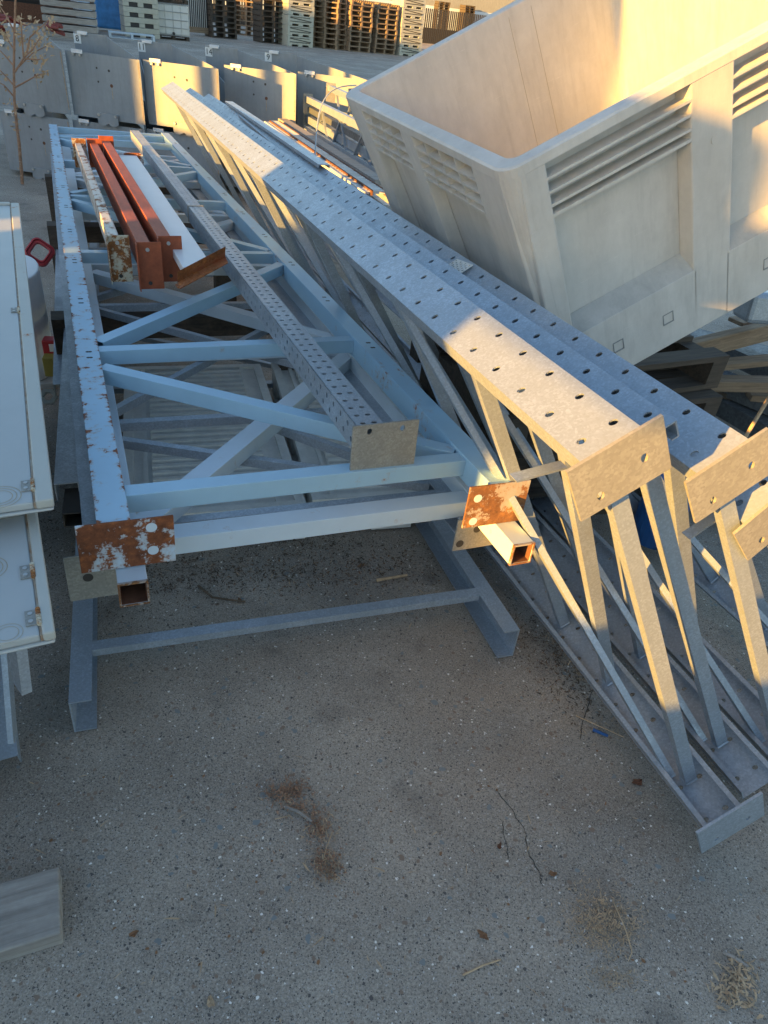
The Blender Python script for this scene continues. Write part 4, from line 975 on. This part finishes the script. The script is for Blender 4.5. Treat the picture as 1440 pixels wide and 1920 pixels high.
litter('dry_weed_clump', 'dry brown weed clump with a twig left of the photo centre bottom', [(535,1488,18,10,230),(555,1478,14,8,90),(560,1515,18,6,70),(600,1560,11,14,110),(612,1622,13,16,190),(590,1535,14,8,50),(575,1540,60,50,60)], M['weed'], 2, .004, .012, .001, .004, .9)
litter('straw_clump', 'thin straw bits scattered through the brown weed clump', [(545,1500,20,12,60),(600,1560,14,20,120),(612,1625,14,16,160)], M['straw'], 12, .004, .016, .0006, .0016, .7)
litter('straw_clump', 'tuft of dry straw on the asphalt at the lower right', [(1120,1720,34,30,900),(1150,1745,30,22,400),(1150,1835,26,12,160)], M['straw'], 3, .004, .012, .0006, .0018, .6)
litter('straw_clump', 'shredded pale bark pieces near the lower right corner', [(1385,1835,14,20,60),(1375,1860,22,22,80)], M['straw'], 4, .008, .026, .002, .006, .35)
litter('twigs', 'scattered straws and twigs on the asphalt', [(720,1640,420,160,90),(1150,1370,30,15,40),(560,1100,140,35,70),(800,1100,60,30,30)], M['straw'], 5, .010, .035, .0006, .0014, .1)
litter('small_leaves', 'scattered small brown leaf flecks on the asphalt', [(700,1600,420,200,70),(640,1080,160,25,40)], M['leaf'], 6, .004, .011, .003, .007, .3)
litter('debris', 'dry needles caught on the lowest chord of the uprights', [(1050,1190,14,16,200),(1075,1225,14,16,200),(1092,1262,10,12,120)], M['straw'], 8, .008, .02, .0007, .0016, .7)
def twig(label, pts, rad, m_, name='twig', cat='twig'):
    mb = MB(); q = [atg(x, y, h) for x, y, h in pts]
    for i in range(len(q)-1): mb.cyl(q[i], q[i+1], rad*(1-.4*i/len(q)), 7, rad*(1-.4*(i+1)/len(q)))
    o = mb.build(name, m_); tag(o, label, cat); return o
twig('grey twig lying across the dry brown weed clump', [(535,1513,.006),(560,1522,.010),(585,1540,.006)], .004, M['wood_grey'])
twig('pale straw stalk beside the brown weed clump', [(515,1536,.004),(543,1529,.008),(550,1536,.003)], .0012, M['straw'], 'straw_stalk', 'straw')
twig('long pale stalk running down between the two weed clumps', [(623,1560,.006),(612,1590,.012),(604,1620,.006)], .0013, M['straw'], 'straw_stalk', 'straw')
twig('bent straw stalk on the asphalt at the lower right centre', [(868,1828,.004),(905,1810,.008),(939,1799,.004)], .0022, M['straw'], 'straw_stalk', 'straw')
twig('long stalk on the right side of the straw tuft', [(1150,1690,.01),(1172,1740,.012),(1185,1785,.006),(1178,1802,.003)], .0014, M['straw'], 'straw_stalk', 'straw')
twig('whitish stick lying in the leaf litter under the frames', [(706,1088,.008),(735,1083,.012),(763,1078,.008)], .006, M['straw'])
twig('dark curved twig in the litter left of the whitish stick', [(372,1098,.01),(398,1120,.012),(440,1126,.008),(460,1128,.005)], .004, M['litter'])
twig('grey twig by the shredded bark in the lower right corner', [(1356,1785,.006),(1378,1796,.01),(1402,1812,.005)], .004, M['wood_grey'])
for i, (x, y, s, m_, lb) in enumerate(((1036,1640,.010,'leaf','orange brown wood chip right of the asphalt crack'),(936,1588,.008,'rustbrown','dark red leaf left of the asphalt crack'),(905,1755,.012,'leaf','brown leaf among the straws at the lower centre'),(252,1752,.009,'leaf','brown leaf near the grey timber block'),(395,1880,.011,'straw','pale curled leaf at the bottom edge'),(1195,1468,.016,'rustbrown','reddish leaf beside the lower chord of the uprights'),(448,1127,.012,'leaf','orange brown leaf at the end of the dark twig'),(368,1010,.018,'leaf','curled brown leaf by the plastic pallet foot'),(677,1062,.014,'leaf','brown leaf in the litter above the whitish stick'))):
    p = atg(x, y); mb = MB(); n_ = 9; vs = [(0,0,.003)]+[(s*(1+.35*math.sin(3*k+i))*math.cos(2*math.pi*k/n_), .6*s*(1+.3*math.cos(2*k+i))*math.sin(2*math.pi*k/n_), .002+.005*abs(math.sin(k*1.7+i))) for k in range(n_)]
    mb.add(vs, [(0,1+k,1+(k+1) % n_) for k in range(n_)]); o = mb.build('fallen_leaf', M[m_]); o.matrix_world = T(p.x, p.y, p.z, i*1.3); tag(o, lb, 'leaf')
o = twig('small blue plastic scrap by the lowest chord', [(1112,1368,.006),(1140,1380,.008)], .005, M['bluedrum'], 'plastic_scrap', 'plastic scrap')
o = twig('yellowish stalk beside the blue plastic scrap', [(1080,1342,.006),(1125,1362,.012),(1170,1382,.008)], .0018, M['straw'], 'straw_stalk', 'straw')

# thin cracks in the asphalt
def crack(pts, seed):
    rng = random.Random(seed); q = []
    for i in range(len(pts)-1):
        for k in range(6):
            f = k/6; q.append((pts[i][0]+(pts[i+1][0]-pts[i][0])*f+rng.gauss(0,1.6), pts[i][1]+(pts[i+1][1]-pts[i][1])*f+rng.gauss(0,1.2)))
    q = [atg(x, y, .0012) for x, y in q]; mb = MB()
    for i in range(len(q)-1):
        d = (q[i+1]-q[i]).normalized(); n = V((-d.y, d.x, 0))*rng.uniform(.0004,.0013)
        mb.add([q[i]-n, q[i+1]-n*.8, q[i+1]+n*.8, q[i]+n], [(0,1,2,3)])
    o = mb.build('asphalt_crack', M['crack']); o['kind'] = 'structure'
M['crack'] = mat_plain('crack_dirt', (.05,.042,.035), .95, .2)
crack([(930,1480),(965,1525),(985,1560),(990,1600),(1012,1640),(1018,1668)], 1)
crack([(940,1540),(948,1575),(955,1620)], 2)
crack([(1120,1250),(1100,1330),(1085,1400)], 3)
